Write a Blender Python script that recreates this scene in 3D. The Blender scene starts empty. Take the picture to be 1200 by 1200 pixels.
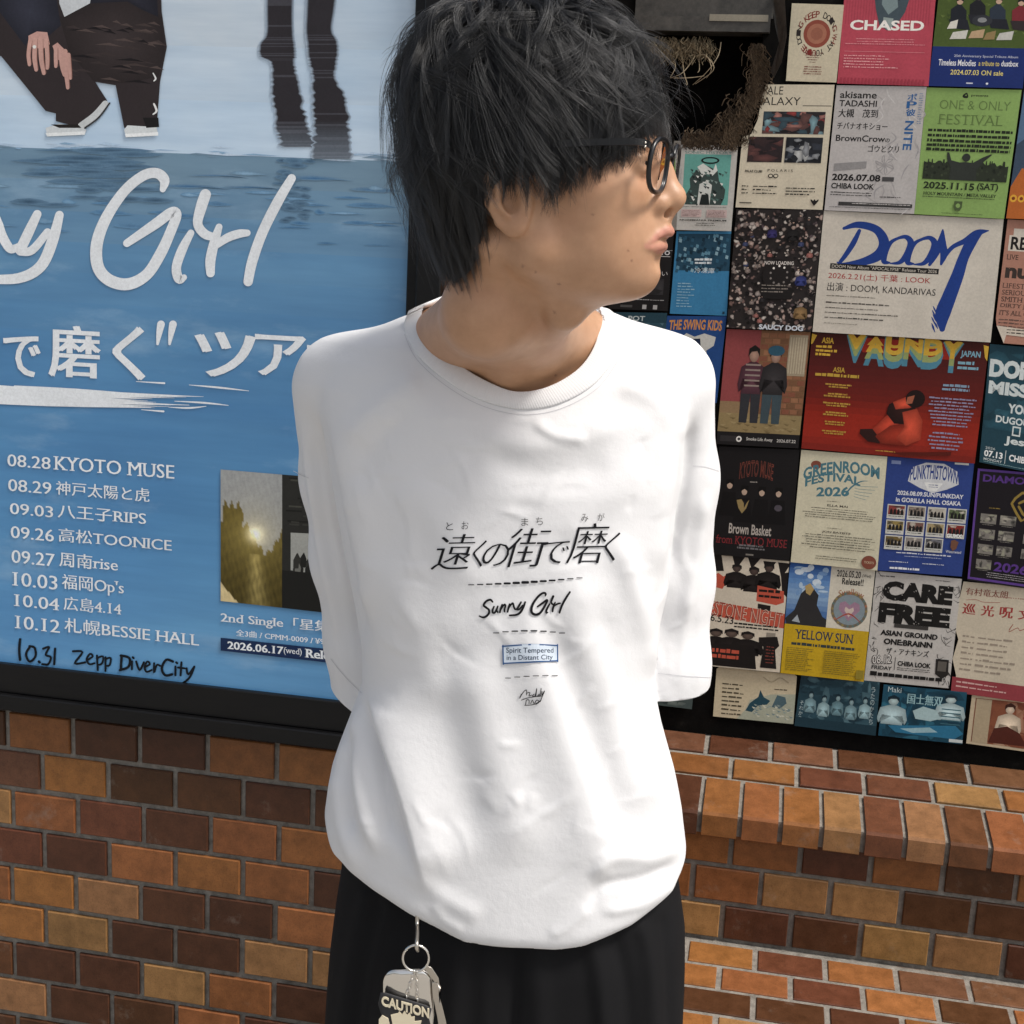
import bpy, bmesh, random
import numpy as np
from math import sin, cos, pi, radians, sqrt, atan2
from mathutils import Vector, Matrix
from mathutils.bvhtree import BVHTree

# ---------------------------------------------------------------- camera, sky, sun, exposure
scene = bpy.context.scene
COL = scene.collection
FPX, PITCH, ROLL, YAW, EYE = 1550.0, radians(11.2), radians(-2.78), radians(10.6), 1.5
_cp, _sp, _cr, _sr = cos(PITCH), sin(PITCH), cos(ROLL), sin(ROLL)
FWD = np.array([0, _cp, -_sp]); _rt = np.array([1., 0, 0]); _dn = np.array([0, -_sp, -_cp])
RGT = _rt * _cr + _dn * _sr; DWN = _dn * _cr - _rt * _sr
ORG = np.array([0, 0, EYE])
cd = bpy.data.cameras.new('camera'); cam = bpy.data.objects.new('camera', cd); COL.objects.link(cam)
cd.sensor_width = 36; cd.lens = 36 * FPX / 1200; cd.clip_start = .05; cd.clip_end = 300
cam.matrix_world = Matrix([[RGT[i], -DWN[i], -FWD[i], ORG[i]] for i in range(3)] + [[0, 0, 0, 1]])
scene.camera = cam
SUN_EL, SUN_AZ = radians(56), radians(63)      # azimuth measured from straight behind the viewer towards the right
world = bpy.data.worlds.new('World'); scene.world = world; world.use_nodes = True
nt = world.node_tree
sky = nt.nodes.new('ShaderNodeTexSky'); sky.sky_type = 'NISHITA'; sky.sun_disc = False
sd = Vector((sin(SUN_AZ) * cos(SUN_EL), -cos(SUN_AZ) * cos(SUN_EL), sin(SUN_EL)))   # towards the sun
sky.sun_elevation = SUN_EL; sky.sun_rotation = atan2(sd.x, sd.y)
sky.air_density = 1.0; sky.dust_density = 4.0; sky.ozone_density = 1.0
hs = nt.nodes.new('ShaderNodeHueSaturation'); hs.inputs['Saturation'].default_value = .45      # thin bright cloud: a paler sky
nt.links.new(sky.outputs[0], hs.inputs['Color']); nt.links.new(hs.outputs[0], nt.nodes['Background'].inputs[0]); nt.nodes['Background'].inputs[1].default_value = 0.132
ld = bpy.data.lights.new('sun', 'SUN'); ld.energy = 2.9; ld.angle = radians(11); ld.color = (1, .95, .88)
sun = bpy.data.objects.new('sun', ld); COL.objects.link(sun)
sun.rotation_euler = sd.to_track_quat('Z', 'Y').to_euler(); sun.location = (2, -2, 5)
vs = scene.view_settings; vs.view_transform = 'Standard'; vs.look = 'None'; vs.gamma = 1; vs.exposure = 0.22

# ---------------------------------------------------------------- helpers
rnd = random.Random(7)
UDIR = np.array([cos(YAW), -sin(YAW), 0]); NDIR = np.array([sin(YAW), cos(YAW), 0])   # along the wall, into the wall
def ray(x, y): return FWD + RGT * ((x - 600) / FPX) + DWN * ((y - 600) / FPX)
def wall_sz(x, y, d):
    q = ray(x, y); P = ORG + q * (d / (q @ NDIR)); return float(P @ UDIR), float(P[2])
def wpt(s, z, d): return UDIR * s + NDIR * d + np.array([0, 0, z])
def on_y(x, y, Y):
    q = ray(x, y); return ORG + q * (Y / q[1])
def lin(c):
    if isinstance(c, str):
        c = c.lstrip('#'); c = [int(c[i:i + 2], 16) / 255 for i in (0, 2, 4)]
        return tuple(v / 12.92 if v < .04045 else ((v + .055) / 1.055) ** 2.4 for v in c)
    return tuple(c)
def tag(o, label=None, cat=None, group=None, kind=None):
    for k, v in (('label', label), ('category', cat), ('group', group), ('kind', kind)):
        if v: o[k] = v
    return o
def link(name, me, mat=None, parent=None, smooth=False):
    o = bpy.data.objects.new(name, me); COL.objects.link(o)
    if mat is not None and not me.materials: me.materials.append(mat)
    if parent is not None: o.parent = parent
    if smooth: me.polygons.foreach_set('use_smooth', [True] * len(me.polygons))
    return o
def empty(name, loc):
    o = bpy.data.objects.new(name, None); COL.objects.link(o); o.location = loc; o.empty_display_size = .05; return o
class MB:
    """collects polygons with a colour each and links them as one mesh"""
    def __init__(s): s.v = []; s.f = []; s.c = []
    def poly(s, pts, col=(1, 1, 1)):
        n = len(s.v); s.v += [tuple(map(float, p)) for p in pts]; s.f.append(tuple(range(n, n + len(pts)))); s.c.append(col)
    def mesh(s, verts, faces, col=(1, 1, 1)):
        n = len(s.v); s.v += [tuple(map(float, p)) for p in verts]
        for f in faces: s.f.append(tuple(i + n for i in f)); s.c.append(col)
    def box(s, o, ax, ay, az, col=(1, 1, 1)):
        """box from corner o with edge vectors"""
        o, ax, ay, az = map(np.asarray, (o, ax, ay, az))
        p = [o, o + ax, o + ax + ay, o + ay]; p += [q + az for q in p]
        s.mesh(p, [(3, 2, 1, 0), (4, 5, 6, 7), (0, 1, 5, 4), (1, 2, 6, 5), (2, 3, 7, 6), (3, 0, 4, 7)], col)
    def tile(s, o, ax, ay, az, bev, col):
        """slab whose outer face (along az) has a bevelled edge"""
        o, ax, ay, az = map(np.asarray, (o, ax, ay, az)); lx, ly = np.linalg.norm(ax), np.linalg.norm(ay)
        bx, by = ax / lx * bev, ay / ly * bev; bz = az / np.linalg.norm(az) * bev
        b = [o, o + ax, o + ax + ay, o + ay]; m = [q + az - bz for q in b]
        t = [o + bx + by + az, o + ax - bx + by + az, o + ax + ay - bx - by + az, o + ay + bx - by + az]
        f = [(8, 9, 10, 11)]
        for k in range(4):
            j = (k + 1) % 4; f += [(k, j, 4 + j, 4 + k), (4 + k, 4 + j, 8 + j, 8 + k)]
        s.mesh(b + m + t, f, col)
    def tube(s, pts, r, n=8, col=(1, 1, 1), closed=False):
        pts = [np.asarray(p, float) for p in pts]; N = len(pts); rr = r if hasattr(r, '__len__') else [r] * N
        base = len(s.v); up = None
        for i, p in enumerate(pts):
            a = pts[(i - 1) % N] if (i or closed) else p; b = pts[(i + 1) % N] if (i < N - 1 or closed) else p
            t = (b - a) / (np.linalg.norm(b - a) + 1e-12)
            if up is None:
                up = np.array([0, 0, 1.]) if abs(t[2]) < .9 else np.array([1., 0, 0])
            up = up - t * (up @ t); up /= np.linalg.norm(up) + 1e-12; w = np.cross(t, up)
            for k in range(n): s.v.append(tuple(p + (up * cos(2 * pi * k / n) + w * sin(2 * pi * k / n)) * rr[i]))
        for i in range(N if closed else N - 1):
            j = (i + 1) % N
            for k in range(n):
                q = (k + 1) % n; s.f.append((base + i * n + k, base + i * n + q, base + j * n + q, base + j * n + k)); s.c.append(col)
        if not closed:
            s.f.append(tuple(base + k for k in range(n))[::-1]); s.c.append(col)
            s.f.append(tuple(base + (N - 1) * n + k for k in range(n))); s.c.append(col)
    def build(s, name, mat, parent=None, smooth=False, origin=None):
        me = bpy.data.meshes.new(name); v = np.array(s.v)
        if origin is not None: v = v - np.asarray(origin)
        me.from_pydata(v.tolist(), [], s.f)
        a = me.color_attributes.new('Col', 'FLOAT_COLOR', 'CORNER')
        cs = np.concatenate([np.array([tuple(q) + (1,) for q in c], np.float32) if hasattr(c[0], '__len__') else np.tile(np.array(tuple(c) + (1,), np.float32), (len(f), 1)) for c, f in zip(s.c, s.f)])
        a.data.foreach_set('color', cs.ravel()); me.validate(); me.update()
        o = link(name, me, mat, parent, smooth)
        if origin is not None: o.location = tuple(origin)
        return o

def material(name, base=(.5, .5, .5), rough=.5, metal=0, attr=False, **kw):
    m = bpy.data.materials.new(name); m.use_nodes = True; n = m.node_tree; b = n.nodes['Principled BSDF']
    b.inputs['Base Color'].default_value = tuple(base) + (1,); b.inputs['Roughness'].default_value = rough; b.inputs['Metallic'].default_value = metal
    for k, v in kw.items(): b.inputs[k.replace('_', ' ')].default_value = v
    if attr:
        a = n.nodes.new('ShaderNodeVertexColor'); a.layer_name = 'Col'; n.links.new(a.outputs[0], b.inputs['Base Color'])
    return m
def nodes(m): return m.node_tree, m.node_tree.nodes, m.node_tree.nodes['Principled BSDF']
def noise_node(m, scale, detail=4, rough=.6, coord='Object', stretch=None):
    t, n, b = nodes(m); tc = n.new('ShaderNodeTexCoord'); x = n.new('ShaderNodeTexNoise')
    x.inputs['Scale'].default_value = scale; x.inputs['Detail'].default_value = detail; x.inputs['Roughness'].default_value = rough
    if stretch:
        mp = n.new('ShaderNodeMapping'); mp.inputs['Scale'].default_value = stretch
        t.links.new(tc.outputs[coord], mp.inputs[0]); t.links.new(mp.outputs[0], x.inputs[0])
    else: t.links.new(tc.outputs[coord], x.inputs[0])
    return x
def ramp(m, src, stops):
    t, n, b = nodes(m); r = n.new('ShaderNodeValToRGB'); e = r.color_ramp.elements
    while len(e) < len(stops): e.new(.5)
    for k, (p, c) in enumerate(stops): e[k].position = p; e[k].color = (tuple(c) + (1,)) if hasattr(c, '__len__') else (c, c, c, 1)
    t.links.new(src, r.inputs[0]); return r.outputs[0]
def mix(m, a, b_, fac, mode='MIX'):
    t, n, b = nodes(m); x = n.new('ShaderNodeMix'); x.data_type = 'RGBA'; x.blend_type = mode
    for sock, v in ((x.inputs[0], fac), (x.inputs[6], a), (x.inputs[7], b_)):
        if isinstance(v, bpy.types.NodeSocket): t.links.new(v, sock)
        elif hasattr(v, '__len__'): sock.default_value = tuple(v) + (1,)
        else: sock.default_value = v
    return x.outputs[2]
def basecol(m): return m.node_tree.nodes['Principled BSDF'].inputs['Base Color'].links[0].from_socket
def setcol(m, s): m.node_tree.links.new(s, m.node_tree.nodes['Principled BSDF'].inputs['Base Color'])
def bump(m, src, strength, dist=.001):
    t, n, b = nodes(m); x = n.new('ShaderNodeBump'); x.inputs['Strength'].default_value = strength; x.inputs['Distance'].default_value = dist
    t.links.new(src, x.inputs['Height'])
    if b.inputs['Normal'].links: t.links.new(b.inputs['Normal'].links[0].from_socket, x.inputs['Normal'])
    t.links.new(x.outputs[0], b.inputs['Normal'])

# glazed tiles: the colour of each tile comes from the mesh, firing marks and specks from noise
M_tile = material('glazed_tile', rough=.34, attr=True, Specular_IOR_Level=.2)
c = basecol(M_tile); nz = noise_node(M_tile, 38, 5, .65); c = mix(M_tile, c, ramp(M_tile, nz.outputs[0], [(.3, .62), (.7, 1.25)]), .75, 'MULTIPLY')
nz2 = noise_node(M_tile, 420, 3, .7); c = mix(M_tile, c, ramp(M_tile, nz2.outputs[0], [(.32, .55), (.5, 1.0)]), .6, 'MULTIPLY')
nz4 = noise_node(M_tile, 9, 6, .75); c = mix(M_tile, c, (.30, .26, .22), ramp(M_tile, nz4.outputs[0], [(.60, 0.0), (.74, .32)]))
setcol(M_tile, c); bump(M_tile, nz.outputs[0], .25, .002); bump(M_tile, nz2.outputs[0], .15, .0005); nodes(M_tile)[2].inputs['Coat Weight'].default_value = .12; nodes(M_tile)[2].inputs['Coat Roughness'].default_value = .2
M_tile.node_tree.links.new(ramp(M_tile, nz.outputs[0], [(.3, .28), (.7, .5)]), nodes(M_tile)[2].inputs['Roughness'])
M_mortar = material('mortar', (.17, .155, .135), .95)
nz = noise_node(M_mortar, 60, 6, .7); setcol(M_mortar, ramp(M_mortar, nz.outputs[0], [(.3, (.12, .108, .092)), (.7, (.29, .265, .23))]))
nz = noise_node(M_mortar, 500, 3); bump(M_mortar, nz.outputs[0], .6, .001)
M_print = material('printed_paper', rough=.5, attr=True, Specular_IOR_Level=.18)
c = basecol(M_print); nz = noise_node(M_print, 14, 6, .7); c = mix(M_print, c, ramp(M_print, nz.outputs[0], [(.3, .92), (.7, 1.08)]), 1.0, 'MULTIPLY'); nz = noise_node(M_print, 260, 4, .7); c = mix(M_print, c, ramp(M_print, nz.outputs[0], [(.32, .78), (.62, 1.08)]), .5, 'MULTIPLY'); setcol(M_print, c)
nz = noise_node(M_print, 9, 3, .5, stretch=(1, 1, .6)); bump(M_print, nz.outputs[0], .35, .006)
M_black = material('black_enamel', (.004, .004, .0045), .4, Specular_IOR_Level=.25)
nz = noise_node(M_black, 55, 5, .7, stretch=(.15, .15, 1)); M_black.node_tree.links.new(ramp(M_black, nz.outputs[0], [(.3, .3), (.7, .6)]), nodes(M_black)[2].inputs['Roughness'])
M_board = material('black_board', (.012, .011, .010), .8, Specular_IOR_Level=.08)
nz = noise_node(M_board, 26, 8, .75); setcol(M_board, ramp(M_board, nz.outputs[0], [(.35, (.0015, .0015, .0015)), (.62, (.005, .0045, .004)), (.8, (.022, .020, .017))])); bump(M_board, nz.outputs[0], .4, .003)

# ---------------------------------------------------------------- the setting: ground, tiled walls, plinth
gm = MB(); gm.poly([(-60, -60, 0), (60, -60, 0), (60, 60, 0), (-60, 60, 0)])
M_ground = material('pavement', (.3, .28, .25), .9)
nz = noise_node(M_ground, 40, 8, .7); setcol(M_ground, ramp(M_ground, nz.outputs[0], [(.3, (.2, .19, .17)), (.7, (.38, .36, .33))]))
tag(gm.build('ground', M_ground), kind='structure')

TILE = {'O': (.255, .100, .033), 'o': (.205, .078, .027), 'T': (.285, .148, .058), 'D': (.080, .032, .015), 'R': (.125, .046, .021), 'B': (.145, .066, .033)}
PX, PZ, JT = .1182, .0699, .0095         # pitch of the tiles and the joint between them
def tcol(k):
    v = rnd.uniform(.85, 1.15); w = rnd.uniform(.93, 1.07); c = TILE[k]; return (c[0] * v, c[1] * v * w, c[2] * v / w)
def rndkey(): return rnd.choices('OoTDRB', (28, 12, 10, 30, 12, 8))[0]
def tile_rows(mb, d, rows, ztop, s0, s1, pz=PZ, first=None, thick=.006):
    """rows of tiles on a vertical plane at distance d: rows = list of (phase s of one tile edge, colour string from that tile on)"""
    for i, (ph, keys) in enumerate(rows):
        zt = ztop - i * pz; k = int((s0 - ph) // PX)
        while ph + k * PX < s1:
            a, b = max(ph + k * PX + JT / 2, s0), min(ph + (k + 1) * PX - JT / 2, s1)
            if b - a > .012:
                key = keys[k] if 0 <= k < len(keys) else rndkey()
                j = lambda: rnd.uniform(-.0006, .0006)
                mb.tile(wpt(a + j(), zt - pz + JT / 2 + j(), d + .001), UDIR * (b - a), (0, 0, pz - JT + j()), -NDIR * (thick + .001 + j()), .0016, tcol(key))
            k += 1
DL, DR, DB = 1.9, 2.19, 2.43             # left wall, lower right wall, black board at the back of the niche
S_EDGE = -.36                            # right end of the left wall
# left wall
zl = .7135
L_rows = [(-1.1905, 'ODDOODO'), (-1.1290, 'ODDDDRO'), (-1.1850, 'ORDOOTD'), (-1.1290, 'DOOODOD'), (-1.1905, 'OTDDODO'), (-1.1290, 'TDDTTOD'), (-1.1900, 'DDTODDO'), (-1.1275, 'DDODDOO'),
          (-1.1880, 'DODDOTD'), (-1.1280, 'OTDDOOD'), (-1.1880, 'DODDOTD')]
mb = MB(); tile_rows(mb, DL, L_rows, zl, -2.6, S_EDGE)
for i in range(20):                      # the rows above, behind and over the poster
    tile_rows(mb, DL, [(-1.19 + .06 * (i % 2), '')], zl + PZ * (i + 1), -2.6, S_EDGE)
for i in range(31):                      # the return of the wall into the niche
    zt = zl - PZ * 10 + PZ * i
    for k in range(5):
        a = .06 * (i % 2) + k * PX; b = min(a + PX - JT, DB - DL)
        if b - a > .02: mb.tile(wpt(S_EDGE - .001, zt - PZ + JT / 2, DL + a), NDIR * (b - a), (0, 0, PZ - JT), UDIR * .007, .0016, tcol(rndkey()))
wl = MB(); wl.box(wpt(-2.6, 0, DL), UDIR * (S_EDGE + 2.6), NDIR * .9, (0, 0, 2.6))
LW = wl.build('brick_wall', M_mortar); tag(LW, 'brown and orange glazed brick wall under and behind the big framed blue poster', 'wall')
mb.build('brick_facing', M_tile, LW)
# right wall with its sill: two rows lying on top, bullnose tiles along the edge, upright rows below
mb = MB(); S1 = 1.7
R_rows = [(-.1113, 'OODODOT'), (-.0550, 'OTTDDOD'), (-.1160, 'TDDTTDO'), (-.055, 'ODOODTO')]
tile_rows(mb, DR, R_rows, .5334, S_EDGE, S1)
def sill(dd):                            # height of the sill at distance dd
    return .567 + (dd - 2.17) / (2.43 - 2.17) * .045
def sill_tile(a, b, d0, d1, key):
    p = wpt(a, sill(d0) - .006, d0); q = wpt(a, sill(d1) - .006, d1)
    ay = q - p; nrm = np.cross(UDIR, ay); nrm /= np.linalg.norm(nrm); nrm *= np.sign(nrm[2])
    mb.tile(p, UDIR * (b - a), ay, nrm * .007, .0016, tcol(key))
for d0, d1, ph, keys in ((2.365, 2.428, -.1714, 'BDBDDBTO'), (2.290, 2.352, -.123, 'oORRTOB')):
    k = int((S_EDGE - ph) // PX)
    while ph + k * PX < S1:
        a = max(ph + k * PX + JT / 2, S_EDGE); b = ph + (k + 1) * PX - JT / 2
        if b - a > .015: sill_tile(a, b, d0, d1, keys[k] if 0 <= k < len(keys) else rndkey())
        k += 1
keys = 'DOoOTRTRoOoOTRo'; pb = .0686
for k in range(-5, 26):
    a = -.1147 + k * pb; key = keys[k] if 0 <= k < len(keys) else rndkey(); col = tcol(key)
    if a < S_EDGE: continue
    b = a + pb - .0085; prof = [(2.278, sill(2.278)), (2.178, .5685), (2.172, .5665), (2.168, .5615), (2.167, .525), (2.169, .523)]
    n0 = len(mb.v)
    pts = [wpt(a, z, d) for d, z in prof] + [wpt(b, z, d) for d, z in prof] + [wpt(a, .523, 2.278), wpt(b, .523, 2.278)]
    m = len(prof); fs = [(i, i + 1, m + i + 1, m + i)[::-1] for i in range(m - 1)] + [tuple(range(m)) + (2 * m,), tuple(range(m, 2 * m))[::-1][0:] + (2 * m + 1,)]
    mb.mesh(pts, fs, col)
wr = MB()
prof = [(DB + .5, 0), (DB + .5, .6), (2.44, sill(2.44) - .0035), (2.175, sill(2.175) - .0055), (2.175, .526), (DR, .526), (DR, 0)]
A = [wpt(S_EDGE - .3, z, d) for d, z in prof]; B = [wpt(S1, z, d) for d, z in prof]; n = len(prof)
wr.mesh(A + B, [tuple(range(n)), tuple(range(n, 2 * n))[::-1]] + [(i, n + i, n + (i + 1) % n, (i + 1) % n) for i in range(n)])
RW = wr.build('brick_wall', M_mortar); tag(RW, 'low brown brick wall with a rounded tile sill below the board of flyers', 'wall')
mb.build('brick_facing', M_tile, RW)
# sloping tiled plinth at the foot of the right wall
mb = MB(); th = radians(3); zb = .320
def pl(dd): return zb - (DR - dd) * np.tan(th)
P_rows = [(-.0545, 'OROBBo'), (-.1132, 'OORODOT'), (-.055, 'DDDOTD'), (-.1132, 'OTODDOO'), (-.055, ''), (-.113, '')]
vrow = (cos(th), sin(th))
for i, (ph, keys) in enumerate(P_rows):
    d1 = DR - .018 - i * .0699 * cos(th); d0 = d1 - .0604 * cos(th); k = int((S_EDGE - ph) // PX)
    while ph + k * PX < S1:
        a = max(ph + k * PX + JT / 2, S_EDGE); b = ph + (k + 1) * PX - JT / 2
        if b - a > .015:
            p = wpt(a, pl(d0) - .004, d0); ay = wpt(a, pl(d1) - .004, d1) - p; nr = np.cross(UDIR, ay); nr /= np.linalg.norm(nr); nr *= np.sign(nr[2])
            mb.tile(p, UDIR * (b - a), ay, nr * .007, .0016, tcol(keys[k] if 0 <= k < len(keys) else rndkey()))
        k += 1
dq = DR - .42; wr = MB(); prof = [(DR - .001, 0), (DR - .001, zb), (dq, pl(dq)), (dq, 0)]
A = [wpt(S_EDGE + .001, z, d) for d, z in prof]; B = [wpt(S1, z, d) for d, z in prof]
wr.mesh(A + B, [(0, 1, 2, 3), (7, 6, 5, 4)] + [(i, 4 + i, 4 + (i + 1) % 4, (i + 1) % 4) for i in range(4)])
PLN = wr.build('tiled_plinth', M_mortar); tag(PLN, 'sloping brown tiled plinth at the foot of the right brick wall', 'plinth')
mb.build('brick_facing', M_tile, PLN)

# ---------------------------------------------------------------- lettering and printed sheets
_txt = {}
def text_mesh(s, bold=0.0, shear=0.0, res=3):
    """outline text (Blender's built-in face) as vertices, faces and bounds"""
    key = (s, round(bold, 4), shear, res)
    if key not in _txt:
        cu = bpy.data.curves.new('t', 'FONT'); cu.body = s; cu.resolution_u = res; cu.offset = bold; cu.shear = shear
        o = bpy.data.objects.new('t', cu); COL.objects.link(o); bpy.context.view_layer.update()
        dg = bpy.context.evaluated_depsgraph_get(); me = bpy.data.meshes.new_from_object(o.evaluated_get(dg))
        v = np.array([tuple(q.co)[:2] for q in me.vertices]); f = [tuple(p.vertices) for p in me.polygons]
        bpy.data.objects.remove(o); bpy.data.curves.remove(cu); bpy.data.meshes.remove(me)
        _txt[key] = (v, f)
    return _txt[key]
def serif_bars(v, f):
    """thin bars under the stem ends of capital letters: turns a plain face into a serif one"""
    cnt = {}
    for p in f:
        for i in range(len(p)):
            e = tuple(sorted((p[i], p[(i + 1) % len(p)]))); cnt[e] = cnt.get(e, 0) + 1
    out = []
    for (a, b), c in cnt.items():
        if c == 1 and abs(v[a][1] - v[b][1]) < .004:
            y = v[a][1]; w = abs(v[a][0] - v[b][0])
            if .05 < w < .19 and min(abs(y), abs(y - .682), abs(y - .449), abs(y - .725)) < .02:
                x0, x1 = sorted((v[a][0], v[b][0])); s = 1 if y < .2 else -1
                out.append((x0 - .085, x1 + .085, y, y + s * .045))
    return out
def spline(pts, n=6):
    """Catmull-Rom through points of any dimension"""
    p = [np.asarray(q, float) for q in pts]; out = []
    for i in range(len(p) - 1):
        a = p[max(i - 1, 0)]; b = p[i]; c = p[i + 1]; d = p[min(i + 2, len(p) - 1)]
        for k in range(n):
            t = k / n; out.append(.5 * (2 * b + (c - a) * t + (2 * a - 5 * b + 4 * c - d) * t * t + (3 * b - a - 3 * c + d) * t ** 3))
    out.append(p[-1]); return out
class Print:
    """a flat sheet with printing in its own 0..1 coordinates (x right, y down); corners in photograph pixels cast on to the plane"""
    def __init__(s, px, d=None, out=.002, rect=None, base='#ffffff', shape=None, fn=None, thick=.0004, tilt=(0, 0)):
        s.mb = MB(); s.step = 4.0e-6; s.k = 0; s.fn = fn; s.d = d; s.out = out; s.tx, s.ty = tilt
        if fn is None:
            if px is not None:
                q = [wall_sz(x, y, d) for x, y in px]
            else:
                a, b, c, e = rect; q = [(a, b), (c, b), (c, e), (a, e)]
            s.q = np.array(q); s.w = np.linalg.norm(s.q[1] - s.q[0]); s.h = np.linalg.norm(s.q[3] - s.q[0])
            o = s.q.mean(0); s.origin = wpt(o[0], o[1], d)
            if base:
                shp = shape or [(0, 0), (1, 0), (1, 1), (0, 1)]
                s.poly(shp, base); n = len(shp)
                for i in range(n):
                    (x0, y0), (x1, y1) = shp[i], shp[(i + 1) % n]
                    s.mb.poly([s.pt(x0, y0, 0), s.pt(x0, y0, -thick), s.pt(x1, y1, -thick), s.pt(x1, y1, 0)], lin(base))
    def pt(s, x, y, z):
        if s.fn: return s.fn(x, y, z)
        q = s.q; p = (q[0] * (1 - x) + q[1] * x) * (1 - y) + (q[3] * (1 - x) + q[2] * x) * y
        return wpt(p[0], p[1], s.d - s.out - s.tx * (p[0] - q[0][0]) / s.w - s.ty * (q[0][1] - p[1]) / s.h - z)
    def z(s): s.k += 1; return s.k * s.step
    def poly(s, pts, col):
        z = s.z(); p = [s.pt(x, y, z) for x, y in pts]
        a = sum((pts[i][0] * pts[(i + 1) % len(pts)][1] - pts[(i + 1) % len(pts)][0] * pts[i][1]) for i in range(len(pts)))
        s.mb.poly(p[::-1] if a > 0 else p, lin(col))
    def soft(s, pts, cc, ce, clip=None):
        """a printed patch whose ink fades from its middle to its edge"""
        z = s.z(); c = np.mean(np.array(pts), 0); n = len(pts); cc, ce = lin(cc), lin(ce)
        a = sum((pts[i][0] * pts[(i + 1) % n][1] - pts[(i + 1) % n][0] * pts[i][1]) for i in range(n)); P = pts[::-1] if a > 0 else pts
        for i in range(n): s.mb.poly([s.pt(c[0], c[1], z), s.pt(P[i][0], P[i][1], z), s.pt(P[(i + 1) % n][0], P[(i + 1) % n][1], z)], [cc, ce, ce])
    def rect(s, x0, y0, x1, y1, col): s.poly([(x0, y0), (x1, y0), (x1, y1), (x0, y1)], col)
    def grad(s, x0, y0, x1, y1, cols):
        n = len(cols) - 1
        for i in range(n * 3):
            t = i / 3; k = int(t); c = np.array(lin(cols[k])) * (1 - t + k) + np.array(lin(cols[min(k + 1, n)])) * (t - k)
            s.rect(x0, y0 + (y1 - y0) * i / (3 * n), x1, y0 + (y1 - y0) * (i + 1) / (3 * n), tuple(c))
    def disc(s, x, y, rx, ry, col, n=20, a0=0): s.poly([(x + rx * cos(a0 + 2 * pi * i / n), y + ry * sin(a0 + 2 * pi * i / n)) for i in range(n)], col)
    def mesh2(s, v, f, col):
        z = s.z(); s.mb.mesh([s.pt(x, y, z) for x, y in v], f, lin(col))
    def text(s, t, box, col, bold=0.0, shear=0.0, serif=False, mincho=0.0, res=3, arch=None, rot=None, shade=None):
        """text stretched over box = (x0, y0, x1, y1)"""
        v, f = text_mesh(t, bold, shear, res); x0, y0, x1, y1 = box
        lo, hi = v.min(0), v.max(0)
        def mp(q):
            q = np.asarray(q, float); u = (q[:, 0] - lo[0]) / (hi[0] - lo[0]); w = (hi[1] - q[:, 1]) / (hi[1] - lo[1])
            X = x0 + (x1 - x0) * u; Y = y0 + (y1 - y0) * w
            if arch: Y = Y + arch * (1 - (2 * u - 1) ** 2)
            if rot:
                a, c = rot, ((x0 + x1) / 2, (y0 + y1) / 2); X, Y = c[0] + (X - c[0]) * cos(a) - (Y - c[1]) * sin(a), c[1] + (X - c[0]) * sin(a) + (Y - c[1]) * cos(a)
            return np.stack([X, Y], 1)
        s.mesh2(mp(v), f, col)
        if mincho: s.mesh2(mp(v + np.array([mincho, 0])), f, col)
        if serif:
            for a, b, c, d in serif_bars(v, f): s.mesh2(mp([(a, c), (b, c), (b, d), (a, d)]), [(0, 1, 2, 3) if d > c else (3, 2, 1, 0)], col)
    def stroke(s, pts, w, col, n=6, asp=1.0, nib=None):
        """brush stroke; w = width or list of widths along it; asp = sheet width over height"""
        ws = w if hasattr(w, '__len__') else [w] * len(pts)
        p = spline([(x * asp, y, q) for (x, y), q in zip(pts, ws)], n); z = s.z(); L, Rr = [], []
        for i, q in enumerate(p):
            t = p[min(i + 1, len(p) - 1)][:2] - p[max(i - 1, 0)][:2]; t = t / (np.linalg.norm(t) + 1e-9); nn = np.array([-t[1], t[0]]); h = max(q[2], 1e-5) / 2
            L.append(q[:2] + nn * h); Rr.append(q[:2] - nn * h)
        def cap(c, r, a0, sg): return [c + r * np.array([cos(a0 + sg * pi * k / 6), sin(a0 + sg * pi * k / 6)]) for k in range(1, 6)]
        P3 = lambda q, e: s.pt(q[0] / asp, q[1], z + e * s.step * .5)
        for i in range(len(p) - 1):
            e = i / len(p)
            q = [L[i], L[i + 1], Rr[i + 1], Rr[i]]; ee = [e, e + 1 / len(p), e + 1 / len(p), e]; ar = sum(q[k][0] * q[(k + 1) % 4][1] - q[(k + 1) % 4][0] * q[k][1] for k in range(4)); o_ = range(4) if ar < 0 else range(3, -1, -1)
            s.mb.poly([P3(q[k], ee[k]) for k in o_], lin(col))
        for i, sg in ((0, -1), (len(p) - 1, 1)):        # rounded ends: half discs that butt on to the ribbon
            c = p[i][:2]; r = p[i][2] / 2; d = (L[i] - c) / (np.linalg.norm(L[i] - c) + 1e-12); t = np.array([d[1], -d[0]]) * sg
            q = [c + r * (d * cos(pi * k / 9) + t * sin(pi * k / 9)) for k in range(10)]; ar = sum(q[k][0] * q[(k + 1) % 10][1] - q[(k + 1) % 10][0] * q[k][1] for k in range(10))
            s.mb.poly([P3(v, max(sg, 0)) for v in (q if ar < 0 else q[::-1])], lin(col))
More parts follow.
